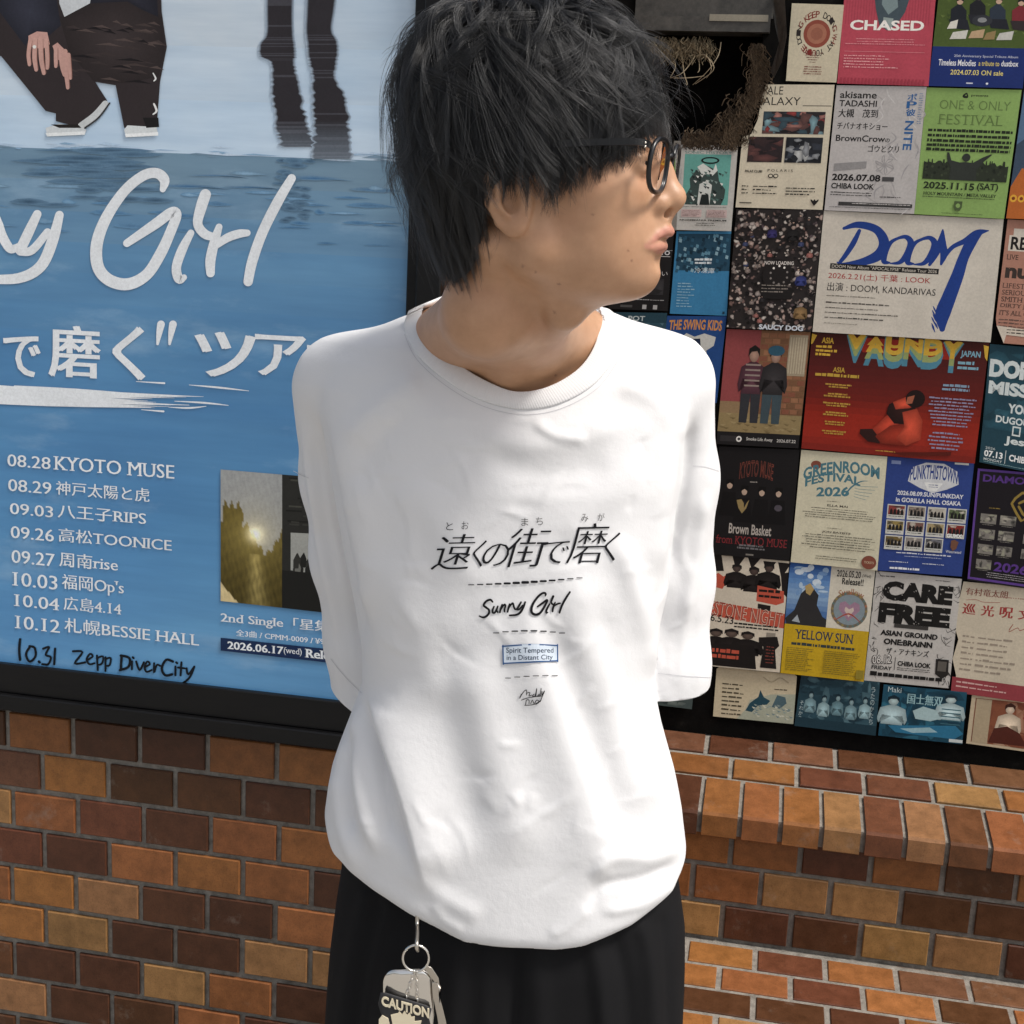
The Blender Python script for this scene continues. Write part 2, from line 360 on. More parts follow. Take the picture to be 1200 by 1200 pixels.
    def greek(s, x0, y0, x1, y1, rows, col, fill=.40, seed=1, center=False, jag=.35):
        """rows of print too small to read: broken dashes"""
        r = random.Random(seed); dh = (y1 - y0) / rows; ar = s.w / s.h if not s.fn else 1
        for i in range(rows):
            ln = (x1 - x0) * r.uniform(1 - jag, 1); a = (x0 + x1 - ln) / 2 if center else x0; x = a; yy = y0 + i * dh
            while x < a + ln:
                w = r.uniform(.5, 2.4) * dh / ar * .7; e = min(x + w, a + ln)
                t = r.uniform(0, .2) * dh; s.rect(x, yy + t, e, yy + dh * fill, col); x = e + dh / ar * r.uniform(.1, .35)
    def photo(s, x0, y0, x1, y1, pal, n=60, size=.2, seed=1, bg=None, asp=1.0):
        """a printed picture: patches of its colours, clipped to its frame"""
        r = random.Random(seed)
        s.rect(x0, y0, x1, y1, bg or pal[0]); W, H = x1 - x0, y1 - y0
        for i in range(n):
            cx, cy = r.uniform(x0, x1), r.uniform(y0, y1); q = size * r.uniform(.4, 1.2); k = r.randint(5, 9); a0 = r.uniform(0, 7); el = r.uniform(.4, 1.6)
            pts = []
            for j in range(k):
                rr = q * r.uniform(.45, 1); pts.append((min(max(cx + rr * W * el * cos(a0 + 2 * pi * j / k), x0), x1), min(max(cy + rr * H / el * sin(a0 + 2 * pi * j / k), y0), y1)))
            cl = np.array(lin(r.choice(pal))); b0 = np.array(lin(bg or pal[0])); s.soft(pts, tuple(np.clip(cl * r.uniform(.9, 1.3), 0, 1)), tuple(cl * .45 + b0 * .55))
    def figure(s, x, y, h, col, head='#c9a78b', hair='#1a1614', w=.42, asp=1.0, legs=None):
        """a small standing figure printed on a sheet: y = top of the head, h = height, in sheet units"""
        q = lambda a, b: (x + a * h * w / asp, y + b * h)
        if legs: s.poly([q(-.36, .5), q(.36, .5), q(.34, 1), q(.06, 1), q(0, .62), q(-.06, 1), q(-.34, 1)], legs)
        sh = lambda c, k: tuple(np.clip(np.array(lin(c)) * k, 0, 1))
        s.soft([q(-.12, .2), q(.12, .2), q(.42, .27), q(.5, .5), q(.44, .6), q(.34, .42), q(.36, .62), q(-.36, .62), q(-.34, .42), q(-.44, .6), q(-.5, .5), q(-.42, .27)], sh(col, 1.7), sh(col, .75))
        s.soft([(x + .17 * h * w / asp * cos(2 * pi * k / 14), y + .11 * h + .095 * h * sin(2 * pi * k / 14)) for k in range(14)], sh(head, 1.15), sh(head, .6)); s.poly([q(-.2, .13), q(-.19, .03), q(0, -.02), q(.19, .03), q(.2, .13), q(.1, .06), q(-.1, .07)], hair)
    def done(s, name, label, cat=None, group=None, mat=None, parent=None):
        o = s.mb.build(name, mat or M_print, parent, origin=None if s.fn else s.origin)
        if label: tag(o, label, cat, group)
        return o

# ---------------------------------------------------------------- the black board at the back of the niche, with its torn opening
S0, S2 = S_EDGE + .002, S1 - .01
def bz(x, y, d=DB): return wall_sz(x, y, d)
hole = [bz(*q) for q in ((738, 40), (890, 38), (893, 60), (876, 110), (884, 140), (880, 158), (850, 164), (738, 164))]
hx0, hx1 = min(q[0] for q in hole), max(q[0] for q in hole); hz0, hz1 = min(q[1] for q in hole), max(q[1] for q in hole)
mb = MB(); ZB0, ZB1 = .612, 2.6
for a, b, c, e in ((S0, ZB0, hx0, ZB1), (hx1, ZB0, S2, ZB1), (hx0, ZB0, hx1, hz0), (hx0, hz1, hx1, ZB1)):
    mb.box(wpt(a, c and b, DB), UDIR * (c - a), NDIR * .03, (0, 0, e - b))
mb.box(wpt(hx0 - .01, hz0 - .01, DB + .10), UDIR * (hx1 - hx0 + .02), NDIR * .01, (0, 0, hz1 - hz0 + .02))
for a in (hx0 - .012, hx1 + .002): mb.box(wpt(a, hz0, DB + .031), UDIR * .01, NDIR * .07, (0, 0, hz1 - hz0))
mb.box(wpt(hx0, hz0 - .012, DB + .031), UDIR * (hx1 - hx0), NDIR * .07, (0, 0, .01)); mb.box(wpt(hx0, hz1 + .002, DB + .031), UDIR * (hx1 - hx0), NDIR * .07, (0, 0, .01))
BOARD = mb.build('notice_board', M_board); tag(BOARD, 'black notice board in the niche, torn open at its top left, covered with flyers', 'notice board')
mb = MB(); a, b = bz(744, 24), bz(902, 38)
mb.box(wpt(a[0], b[1] - .002, DB - .014), UDIR * (b[0] - a[0]), NDIR * .05, (0, 0, .024)); mb.box(wpt(a[0], b[1] + .022, DB - .004), UDIR * (b[0] - a[0] + .004), NDIR * .003, (0, 0, .3))
M_grey = material('grey_metal', (.055, .052, .046), .55); nz = noise_node(M_grey, 40, 7, .75); setcol(M_grey, ramp(M_grey, nz.outputs[0], [(.3, (.02, .02, .019)), (.7, (.085, .08, .07))]))
LED = mb.build('metal_ledge', M_grey, BOARD)
mb = MB(); a, b = bz(832, 21), bz(900, 28); mb.box(wpt(a[0], b[1] + .001, DB - .0155), UDIR * (b[0] - a[0]), NDIR * .001, (0, 0, .011), lin('#8f8a7c')); mb.build('paper_strip', M_print, LED)
# bent grey flap at the right of the opening
mb = MB(); fl = [(905, -8, 0), (919, -8, .02), (921, 25, .022), (922, 45, .028), (916, 75, .02), (907, 92, .006), (903, 84, 0), (913, 52, .004), (908, 30, .004)]
pts = [wpt(*bz(x, y), DB - .006 - o) for x, y, o in fl]; back = [p + NDIR * .003 for p in pts]; n = len(pts)
mb.mesh(pts + back, [tuple(range(n))[::-1], tuple(range(n, 2 * n))] + [(i, (i + 1) % n, n + (i + 1) % n, n + i) for i in range(n)]); mb.build('bent_flap', M_grey, BOARD)
# frayed fibres and torn brown pulp round the opening
M_fib = material('torn_fibre', (.3, .24, .14), .95, attr=True); mb = MB(); r = random.Random(3)
def fibre(px, w, o, col, n=5):
    p = spline([tuple(wpt(*bz(x, y), DB - oo)) for (x, y), oo in zip(px, o)], 4); mb.tube(p, [w * (1 - .6 * i / len(p)) for i in range(len(p))], n, col)
for i in range(420):
    x = r.uniform(758, 838); y = r.uniform(42, 58); L = r.uniform(8, 26) * (1 - .3 * abs(x - 800) / 40); c = r.uniform(.5, 1.15)
    fibre([(x, y), (x + r.uniform(-4, 4), y + L * .5), (x + r.uniform(-9, 9), y + L)], r.uniform(.0004, .0011), (.004 - r.uniform(0, .02), r.uniform(.0, .012), r.uniform(.0, .014)), (.25 * c, .2 * c, .125 * c), 3)
for q in (((815, 66), (806, 80), (798, 88), (786, 92)), ((800, 70), (802, 86), (806, 100), (803, 98)), ((822, 64), (833, 72), (836, 84), (815, 99)), ((845, 50), (842, 66), (830, 84), (812, 100)), ((790, 70), (792, 80), (786, 92)), ((819, 66), (820, 82), (818, 86)), ((790, 92), (810, 92), (826, 90)), ((770, 60), (766, 74), (762, 80)), ((815, 66), (828, 66), (834, 82), (828, 92))):
    fibre(q, .0010, [.004, .010, .012, .006][:len(q)], (.34, .28, .19), 5)
for i in range(900):
    t = r.random(); x = 884 + 10 * r.gauss(0, .5) - 22 * t ** 2 + 8 * sin(t * 5); y = 50 + 112 * t; c = r.uniform(.35, 1.1)
    fibre([(x, y), (x + r.uniform(-5, 5), y + r.uniform(4, 9)), (x + r.uniform(-8, 8), y + r.uniform(9, 18))], r.uniform(.0005, .0014), (-.002, .004, .006), (.115 * c, .078 * c, .045 * c), 3)
for i in range(700):
    x = r.uniform(800, 880); y = 164 - abs(r.gauss(0, 1)) * (6 + 42 * max(0, (x - 830) / 50) ** 1.2); y = max(y, 110); c = r.uniform(.25, .9)
    fibre([(x, y), (x + r.uniform(-5, 5), y + r.uniform(2, 6)), (x + r.uniform(-9, 9), y + r.uniform(6, 14))], r.uniform(.0005, .0015), (-.004, .002, .003), (.10 * c, .067 * c, .038 * c), 3)
mb.build('frayed_fibre', M_fib, BOARD)

# ---------------------------------------------------------------- framed blue poster on the left wall
FD = 1.868
fx0, fx1, fz0, fz1 = -2.35, -.470, .7215, 2.35; px0, px1, pz0, pz1 = -2.30, -.5232, .7975, 2.30
mb = MB(); bz2 = .748; bx = -.507
for a, b, c, e in ((fx0, fz0, fx1, bz2), (fx0, pz1 + .02, fx1, fz1), (fx0, bz2, px0 - .015, pz1 + .02), (bx, bz2, fx1, pz1 + .02)):
    mb.tile(wpt(a, b, DL + .0), UDIR * (c - a), (0, 0, e - b), -NDIR * (DL - FD), .002, (1, 1, 1))
for a, b, c, e in ((px0 - .0145, bz2 + .0005, bx - .0005, pz0), (px1, pz0 + .0005, bx - .0005, pz1)):
    mb.tile(wpt(a, b, DL), UDIR * (c - a), (0, 0, e - b), -NDIR * .022, .0015, (1, 1, 1))
FRAME = mb.build('poster_case', M_black); tag(FRAME, 'black enamel frame of the poster case on the left wall', 'frame')
M_poster = material('poster_print', rough=.3, attr=True)
c = basecol(M_poster)
nz = noise_node(M_poster, 5, 7, .62, stretch=(1, 1, 3.2)); nzb = noise_node(M_poster, 1.6, 5, .6, stretch=(1, 1, 2.5))
c = mix(M_poster, c, ramp(M_poster, nzb.outputs[0], [(.3, (.70, .82, .92)), (.7, (1.18, 1.12, 1.06))]), .8, 'MULTIPLY')
c = mix(M_poster, c, (.42, .58, .72), ramp(M_poster, nz.outputs[0], [(.54, 0), (.74, .34)])); nzd = noise_node(M_poster, 7, 6, .6, stretch=(.5, .5, 5)); c = mix(M_poster, c, ramp(M_poster, nzd.outputs[0], [(.3, (.74, .80, .85)), (.65, (1.12, 1.1, 1.08))]), .6, 'MULTIPLY'); setcol(M_poster, c)
nz = noise_node(M_poster, 3, 3); bump(M_poster, nz.outputs[0], .25, .01)
P = Print(None, 1.888, 0, rect=(px0, pz1, px1 + .001, pz0), base=None)
inv = lambda x, y: ((wall_sz(x, y, 1.888)[0] - px0) / (px1 + .001 - px0), (pz1 - wall_sz(x, y, 1.888)[1]) / (pz1 - pz0))
zt = inv(0, 172)[1]
P.grad(0, 0, 1, zt, ['#a6b8c9', '#b8c7d5', '#c6d3df', '#c4dbf0']); P.grad(0, zt, 1, 1, ['#7290a6', '#608fb5', '#5489b5', '#528ab8', '#558fbd', '#5b95c3', '#619bc9'])
PB = P.done('poster', 'big blue tour poster with white brush lettering in the black case on the left', 'poster', mat=M_poster)
# printing over it: everything given where it is seen, laid on the sheet
def onposter(x, y, z):
    s, h = wall_sz(x, y, 1.888); return wpt(s, h, 1.888 - .0003 - z)
A = Print(None, fn=onposter); A.step = 2.5e-6
# water line, ripples and the standing figure's reflection
r = random.Random(5)
for i in range(46):
    x = r.uniform(-120, 460); y = 171 + (x + 5) * .039 + r.uniform(-9, 3); w = r.uniform(8, 60); h = r.uniform(.6, 2.2)
    A.poly([(x, y), (x + w * .3, y - h), (x + w, y + w * .039), (x + w * .5, y + h)], r.choice(['#c3d6e8', '#b6cee4', '#8fb0cd', '#7d97ac']))
for i in range(70):
    x = r.uniform(-200, 440); y = r.uniform(190, 270) + x * .04; w = r.uniform(20, 110) * (1 - (y - 190) / 160); h = r.uniform(1, 4)
    A.soft([(x, y), (x + w * .15, y - h * .7), (x + w * .4, y - h), (x + w * .7, y - h * .3), (x + w, y + w * .05), (x + w * .8, y + h * .8), (x + w * .45, y + h), (x + w * .15, y + h * .6)], r.choice(['#54799a', '#4a7398', '#7fa3c0', '#3f6a92', '#8fb2cc']), '#6790b2' if y > 225 else '#6f8ea6')
for (x0, x1, y0, y1) in ((318, 372, 186, 262), (10, 205, 176, 240)):
    for i in range(34):
        t = r.random(); y = y0 + (y1 - y0) * t; w = (x1 - x0) * r.uniform(.25, .7) * (1 - .5 * t); x = r.uniform(x0, x1 - w); h = r.uniform(1.5, 4)
        A.soft([(x, y), (x + w * .2, y - h * .8), (x + w * .5, y - h), (x + w * .8, y - h * .5), (x + w, y + 1), (x + w * .8, y + h * .8), (x + w * .5, y + h), (x + w * .2, y + h * .7)], r.choice(['#3f5a72', '#46637c', '#38536b', '#4b6a84']), '#63839d')
def leg(pts, w, col, seed, wob):
    rr = random.Random(seed); L, R_ = [], []; p = spline([(x, y, q) for (x, y), q in zip(pts, w)], 14)
    for q in p:
        k = wob * max(0, (q[1] - 30) / 130); L.append((q[0] - q[2] / 2 + rr.uniform(-k, k), q[1])); R_.append((q[0] + q[2] / 2 + rr.uniform(-k, k), q[1]))
    bgc = lin('#a9bacb')
    for i in range(len(p) - 1):                # the ink of the reflection fades at both edges and thins out at its foot
        t = max(0, (p[i][1] - 140) / 50); c = tuple(np.array(lin(col if rr.random() > .2 else '#45444a')) * (1 - .35 * t) + np.array(bgc) * .35 * t); z = A.z()
        X = lambda Q, o: (Q[0] + o, Q[1])
        l0, l1, r0, r1 = L[i], (L[i + 1][0], L[i + 1][1] + .15), R_[i], (R_[i + 1][0], R_[i + 1][1] + .15); f = 1.8
        for q, cs in (([X(l0, -f), X(l1, -f), X(l1, f), X(l0, f)], [bgc, bgc, c, c]), ([X(l0, f), X(l1, f), X(r1, -f), X(r0, -f)], [c] * 4), ([X(r0, -f), X(r1, -f), X(r1, f), X(r0, f)], [c, c, bgc, bgc])): A.mb.poly([A.pt(x, y, z) for x, y in q], cs)
leg([(329, -40), (328, 10), (328, 40), (325, 52), (326, 66), (332, 75), (336, 110), (343, 150), (350, 172)], [32, 30, 31, 40, 40, 26, 32, 36, 40], '#2f2c30', 1, 3)
leg([(380, -40), (376, 10), (374, 35), (378, 50), (379, 70), (380, 90), (387, 120), (389, 150), (390, 186)], [36, 32, 30, 35, 32, 26, 38, 40, 42], '#2f2c30', 2, 3)
# the crouching figure: jacket, trousers, hands, shoes
SF = lambda q, c, k=1.6: A.soft(q, tuple(np.array(lin(c)) * k), tuple(np.array(lin(c)) * .8))
A.poly([(-140, -40), (188, -40), (190, 14), (196, 55), (188, 96), (184, 150), (146, 150), (136, 100), (112, 96), (126, 118), (96, 150), (66, 142), (66, 133), (54, 130), (2, 66), (-40, 60)], '#332c2d')
SF([(70, 20), (120, -2), (150, -8), (190, 20), (194, 60), (186, 90), (150, 98), (110, 95), (82, 62)], '#312a2a')
SF([(-10, -40), (60, -40), (72, 30), (58, 42), (42, 40), (30, 54), (0, 14)], '#2a2b35'); A.poly([(70, -40), (112, -40), (106, 4), (76, 20), (70, 4)], '#c9cdd0'); SF([(112, -40), (182, -40), (186, 20), (168, 12), (150, 2), (106, 4)], '#26262f')
for k in range(44):
    x = r.uniform(70, 180); y = r.uniform(25, 105); w = r.uniform(10, 40); A.poly([(x, y), (x + w * .5, y - 2), (x + w, y + 3), (x + w * .5, y + 1.2)], r.choice(['#443a38', '#3d3433', '#1d191b', '#524643']))
def hand(fing, palm):
    A.poly(palm, '#c49a90')
    for f, w in fing: A.stroke(f, [w, w, w * .8], '#c79d92'); A.stroke([(q[0] + w * .55, q[1]) for q in f], [.5, .9, .4], '#93695f')
hand([(((36, 48), (34, 64), (35, 76)), 4.6), (((42, 46), (41, 68), (43, 82)), 5.2), (((48, 46), (49, 70), (52, 86)), 5.4), (((55, 48), (56, 66), (56, 80)), 4.8)], [(34, 42), (44, 37), (56, 38), (59, 52), (50, 58), (34, 54)])
hand([(((66, 56), (66, 70), (66, 78)), 4.6), (((72, 58), (73, 76), (76, 88)), 5), (((77, 60), (78, 84), (80, 103)), 5), (((81, 64), (82, 78), (83, 92)), 4.2)], [(62, 54), (68, 50), (82, 64), (82, 74), (68, 70)])
A.disc(41, 55, 2.2, 2.2, '#e6e3dd', 10)
A.poly([(54, 150), (70, 145), (94, 149), (102, 152), (100, 158), (56, 160)], '#d3d8da'); A.poly([(54, 156), (100, 154), (100, 158), (56, 160)], '#eef2f2'); A.stroke([(96, 148), (112, 136), (124, 122)], [9, 9, 8], '#c9cdcd'); A.stroke([(100, 150), (116, 138), (129, 121)], [2, 2, 2], '#3a3a3c'); A.poly([(60, 146), (92, 146), (96, 150), (70, 150)], '#25211f')
A.poly([(146, 152), (150, 147), (184, 149), (186, 158), (148, 160)], '#d5dadb'); A.poly([(147, 157), (186, 155), (186, 159), (148, 161)], '#f0f3f3'); A.poly([(168, 138), (186, 138), (187, 149), (172, 150)], '#1c1a1b'); A.stroke([(181, 122), (184, 130), (180, 134)], [2.2, 2.6, 1.6], '#e8e8e6'); A.stroke([(180, 86), (183, 92), (181, 95)], [1.4, 2, 1.4], '#dfe0de')
# the band's name in white brush strokes (cut by the left edge of the photograph)
A.k = 200                                  # the lettering lies straight on the water
WHT = '#e9edf0'
def brush(pts, w, col=WHT): A.stroke(pts, w, col)
def sunny_girl(br, T, k=1.0):
    """'Sunny Girl' hand lettered; T maps the poster's pixels, k scales the widths"""
    B = lambda pts, w: br([T(*q) for q in pts], [x * k for x in w])
    B([(191, 222), (193, 211), (184, 203), (168, 206), (146, 224), (125, 255), (114, 285), (115, 312), (128, 328), (150, 333), (172, 322), (188, 298), (200, 272), (207, 252), (201, 249), (183, 262), (149, 285)], [7, 12, 12, 12, 12, 13, 14, 14, 14, 14, 13, 13, 12, 12, 12, 12, 9])
    B([(224, 273), (214, 292), (207, 313), (210, 327), (216, 325)], [8, 11, 11, 11, 7])
    B([(241, 228), (236, 243), (232, 262), (240, 274), (252, 278)], [13, 13, 11, 11, 9]); B([(257, 266), (252, 282), (247, 304), (247, 320)], [8, 11, 12, 10]); B([(250, 290), (266, 279), (280, 274), (290, 273)], [8, 10, 10, 8])
    B([(342, 209), (326, 236), (308, 272), (296, 306), (291, 330)], [10, 12, 12, 12, 11])
    B([(44, 251), (34, 272), (24, 293)], [10, 12, 12]); B([(70, 252), (62, 282), (48, 312), (22, 326), (-18, 327)], [10, 13, 13, 12, 10]); B([(24, 295), (38, 293), (56, 272)], [9, 10, 9])
    B([(-31, 290), (-22, 268), (-8, 254), (-2, 262), (2, 274), (8, 286), (14, 292), (24, 288)], [8, 10, 11, 11, 11, 11, 10, 8]); B([(-26, 258), (-30, 280), (-33, 304)], [10, 11, 10]); B([(-78, 292), (-68, 268), (-56, 258), (-51, 268), (-54, 286), (-52, 302)], [8, 10, 11, 11, 11, 9]); B([(-72, 258), (-78, 282), (-81, 304)], [10, 11, 10])
    B([(-122, 266), (-128, 288), (-124, 304), (-110, 300), (-98, 266)], [9, 11, 11, 11, 9]); B([(-98, 266), (-102, 288), (-94, 304)], [9, 10, 8])
    B([(-134, 236), (-150, 222), (-176, 232), (-186, 254), (-168, 270), (-150, 286), (-152, 312), (-178, 328), (-206, 318)], [10, 12, 12, 12, 12, 12, 12, 12, 8])
sunny_girl(brush, lambda x, y: (x, y + .0 * x))
def ptext(t, x0, y0, x1, y1, slope, col=WHT, **kw):
    """text box in pixels whose base line falls by slope"""
    B = Print(None, fn=lambda x, y, z: onposter(x, y + (x - x0) * slope, z)); B.mb = A.mb; B.k = A.k; B.step = A.step; B.text(t, (x0, y0, x1, y1), col, **kw); A.k = B.k
for t, a, b, c, d in (('で', 4, 392, 46, 440), ('磨', 57, 380, 116, 441), ('く', 132, 381, 168, 444), ('ツ', 228, 387, 297, 440), ('ア', 299, 391, 356, 439)): ptext(t, a, b, c, d, .055, mincho=.042, bold=.006)
ptext('街', -62, 378, -6, 440, .055, mincho=.07)
for x in (187, 201): A.stroke([(x + 2, 380), (x, 390), (x - 2, 403)], [9, 7, 3], WHT)
ptext('ー', 360, 404, 392, 412, .06)
r = random.Random(9)
for k in range(60):
    t = k / 60; y = 452 + 18 * r.random(); x1 = r.uniform(70, 250) if r.random() < .5 else r.uniform(120, 190); x0 = r.uniform(-80, 20); A.stroke([(x0, y + r.uniform(-1, 1)), ((x0 + x1) / 2, y + 2 + x1 * .02), (x1, y + 6 + x1 * .02)], [3, r.uniform(2, 4.5), .3], WHT, 3)
for q in ([(160, 447), (193, 449)], [(222, 451), (256, 454), (292, 458)], [(166, 480), (192, 482)], [(205, 470), (240, 472), (268, 475)], [(198, 477), (222, 478), (242, 476)]): A.stroke(q, [.6, 2.2, .6][:len(q)], WHT, 4)
DATES = (('08.28 KYOTO MUSE', 9, 531, 204, 547, .078), ('08.29 神戸太陽と虎', 10, 560, 175, 576, .083), ('09.03 八王子RIPS', 12, 588, 171, 603, .088), ('09.26 高松TOONICE', 13, 615, 201, 631, .092), ('09.27 周南rise', 14, 643, 138, 660, .098), ('10.03 福岡Op\'s', 17, 669, 145, 687, .1), ('10.04 広島4.14', 19, 695, 142, 711, .105), ('10.12 札幌BESSIE HALL', 20, 720, 233, 737, .112))
for t, a, b, c, d, sl in DATES:
    i = t.index(' '); wd = 51 if i else 0
    ptext(t[:5], a, b + 1, a + 50, d - 1, sl, serif=True, mincho=.03, bold=-.004); ptext(t[6:], a + 56, b + .065 * 50, c, d + .065 * 50 + (2 if '\'' in t else 0), sl, serif=True, mincho=.03, bold=-.004)
HB = '#0e141c'
def pen(*L):
    for p, w in L: A.stroke(p, w, HB, 4)
pen(([(24, 749), (23, 762), (24, 773)], 3), ([(36, 757), (31, 766), (35, 775), (42, 769), (41, 759), (35, 757)], 2.8), ([(46, 775), (47, 776)], 3), ([(51, 760), (58, 758), (54, 767), (60, 770), (57, 778), (50, 778)], 2.6), ([(65, 760), (64, 778)], 2.8),
    ([(86, 763), (97, 764), (88, 777), (100, 776)], 2.6), ([(103, 773), (109, 769), (106, 766), (102, 772), (105, 778), (111, 777)], 2.4), ([(114, 768), (115, 785)], 2.4), ([(114, 771), (121, 769), (120, 777), (115, 779)], 2.4), ([(124, 770), (124, 786)], 2.4), ([(124, 772), (130, 771), (129, 779), (125, 780)], 2.4),
    ([(143, 768), (142, 784)], 3), ([(142, 768), (152, 771), (151, 781), (141, 785)], 3), ([(155, 775), (155, 784)], 2.6), ([(156, 770), (157, 771)], 2.6), ([(160, 775), (164, 785), (169, 776)], 2.6), ([(171, 781), (176, 778), (173, 775), (170, 781), (172, 787), (178, 785)], 2.4), ([(181, 777), (181, 788), (184, 779), (188, 780)], 2.4),
    ([(203, 775), (195, 773), (190, 783), (194, 791), (202, 790)], 3), ([(206, 781), (206, 791)], 2.6), ([(207, 776), (208, 777)], 2.6), ([(213, 776), (212, 791)], 2.6), ([(209, 782), (217, 783)], 2.4), ([(219, 783), (221, 790), (228, 781)], 2.6), ([(228, 781), (223, 793), (214, 801)], 2.6))
# the picture of the single and its caption
A.k += 4
A.poly([(259, 550), (331, 556), (331, 712), (259, 704)], '#9a9c98'); A.poly([(331, 556), (420, 563), (420, 722), (331, 712)], '#2b2b28')
def sunset(u, v):                          # the printed picture: low sun behind dark rock, its glare on wet ground
    n = sin(u * 37 + v * 11) * sin(v * 53 - u * 17) + .6 * sin(u * 91 + 2 * sin(v * 31)); c = np.array([.30, .31, .31]) * (1 + .25 * (.5 - v)) + .02 * n
    edge = .26 + .03 * sin(u * 60) if u < .36 + .02 * sin(v * 40) else .50 + .10 * sin(u * 9 + 1.2) + .02 * sin(u * 55)
    if u < .04: edge = .4
    if v > edge: c = np.array([.085, .062, .012]) * (1 + .25 * n) * (1.25 - .5 * v)
    if v > .62: k = np.exp(-((u - .56 - .12 * (v - .62)) / (.07 + .2 * (v - .62))) ** 2); c = c + k * np.array([.30, .24, .09]) * (1 + .3 * n) * (1.25 - v * .7)
    d = np.hypot((u - .56) * .48, v - .47); c = c + np.array([.95, .88, .6]) * np.exp(-(d / .055) ** 2) + np.array([.42, .33, .10]) * np.exp(-d / .13)
    if v > .86 + u * .5: c = np.array([.66, .53, .28]) * (1 + .08 * n)
    return tuple(np.clip(c, 0, 1))
z = A.z(); NI, NJ = 44, 72; Q = lambda u, v: (259 + 72 * u, 550 + 6 * u + (154 + 2 * u) * v)
for i in range(NI):
    for j in range(NJ):
        q = [(i / NI, j / NJ), (i / NI, (j + 1) / NJ), ((i + 1) / NI, (j + 1) / NJ), ((i + 1) / NI, j / NJ)]; A.mb.poly([A.pt(*Q(*t), z) for t in q], [sunset(*t) for t in q])
r = random.Random(4)
A.poly([(341, 624), (364, 625), (364, 672), (341, 668)], '#a2a39d'); A.poly([(366, 626), (400, 628), (400, 674), (366, 672)], '#8d8f8a')
for i in range(40):
    x = r.uniform(332, 410); y = r.uniform(558, 614); w = r.uniform(5, 20); A.poly([(x, y), (x + w, y + 1), (x + w, y + 3), (x, y + 2)], r.choice(['#3b3b36', '#1d1d1b', '#474740']))
for i in range(30):
    x = r.uniform(340, 395); y = r.uniform(652, 668); A.poly([(x, y), (x + 4, y - r.uniform(2, 9)), (x + 7, y), (x + 6, y + 10), (x, y + 10)], r.choice(['#20201e', '#32322e', '#6f6f69']))
A.poly([(331, 668), (420, 676), (420, 722), (331, 712)], '#1c1c1a')
ptext('2nd Single「星集 / 情景', 259, 716, 437, 731, .09, serif=True, mincho=.03)
ptext('全3曲 / CPMM-0009 / ¥900', 277, 737, 390, 745, .1, serif=True, mincho=.03)
A.poly([(259, 747), (420, 764), (420, 780), (259, 762)], '#1b2e52'); A.k += 2
ptext('2026.06.17', 267, 751, 332, 760, .1, serif=True, mincho=.04, bold=.01); ptext('(wed)', 333, 758, 354, 767, .1, serif=True); ptext('Release', 359, 760, 407, 770, .11, serif=True, mincho=.05, bold=.01)
PL = A.done('lettering', None, mat=M_print, parent=PB)
PL.matrix_parent_inverse = Matrix.Translation(-Vector(tuple(P.origin)))

# ---------------------------------------------------------------- flyers on the board (sheet corners where they are seen, lying on the board's plane)
FG = 'flyers pinned on the black notice board'; nfl = [0]
def flyer(px, base='#ffffff', shape=None):
    nfl[0] += 1; return Print(px, DB - .0005, out=.0012 + .0004 * (nfl[0] % 4), base=base, shape=shape, tilt=((nfl[0] * 37 % 11) / 11 * .003, (nfl[0] * 53 % 13) / 13 * .006))
def fin(p, label): return p.done('flyer', label, 'flyer', FG)
CRM, GRY, INK = '#cdc4ae', '#b9b5ac', '#1d1b1a'
# top row
p = flyer([(928, 4), (989, 6), (980, 97), (921, 95)], '#c9bfa6'); r = random.Random(2)
p.disc(.53, .38, .26, .18, '#8d4a3c', 28); p.disc(.53, .38, .19, .13, '#a66e58', 24); p.disc(.53, .38, .12, .08, '#97604d', 20)
ring = 'KEEP DOING WHAT YOU\'RE DOING '
for i, ch in enumerate(ring):
    a = -pi * .72 + 2 * pi * i / len(ring)
    if ch != ' ': x, y = .53 + .355 * cos(a), .38 + .25 * sin(a); p.text(ch, (x - .038, y - .042, x + .038, y + .042), '#7a2a25' if i % 9 < 4 else '#2b2524', rot=a + pi / 2, bold=.012)
for i in range(5): w = .2 - .034 * i; p.greek(.5 - w, .62 + .03 * i, .5 + w, .645 + .03 * i, 1, '#6b3630', seed=i, jag=.1)
p.greek(.28, .80, .74, .92, 4, '#7a3a33', seed=8, center=True); fin(p, 'small cream flyer with a reddish disc ringed by letters, beside the torn opening')
p = flyer([(993, -48), (1100, -48), (1087.7, 101.5), (981, 98)], '#b54a58')
for i in range(30): x = .03 + .94 * i / 30; p.rect(x, .0, x + .012, .52, '#a84250')
p.poly([(.3, .0), (.72, .0), (.74, .25), (.68, .42), (.6, .52), (.5, .565), (.41, .52), (.36, .40), (.32, .25)], '#46535a'); p.poly([(.42, .08), (.5, .03), (.56, .2), (.6, .38), (.5, .44), (.42, .36)], '#7e8f90'); p.poly([(.45, .46), (.56, .47), (.55, .54), (.5, .56), (.45, .53)], '#93a09c'); p.poly([(.33, .1), (.42, .14), (.4, .3), (.36, .33)], '#232a31'); p.poly([(.58, .1), (.69, .1), (.67, .3), (.6, .33)], '#2c343a')
p.text('CHASED', (.09, .485, .90, .565), '#f1ece4', bold=.03); p.greek(.05, .63, .93, .69, 3, '#d88c92', seed=3, center=True); p.rect(.05, .735, .93, .738, '#d88c92'); p.greek(.05, .765, .66, .88, 5, '#e2a2a4', seed=4)
for i in range(24): x = .03 + .94 * i / 24; p.rect(x, .95, x + .02, 1, '#a03c4a')
fin(p, 'pink flyer with a dark blue face and the white word CHASED')
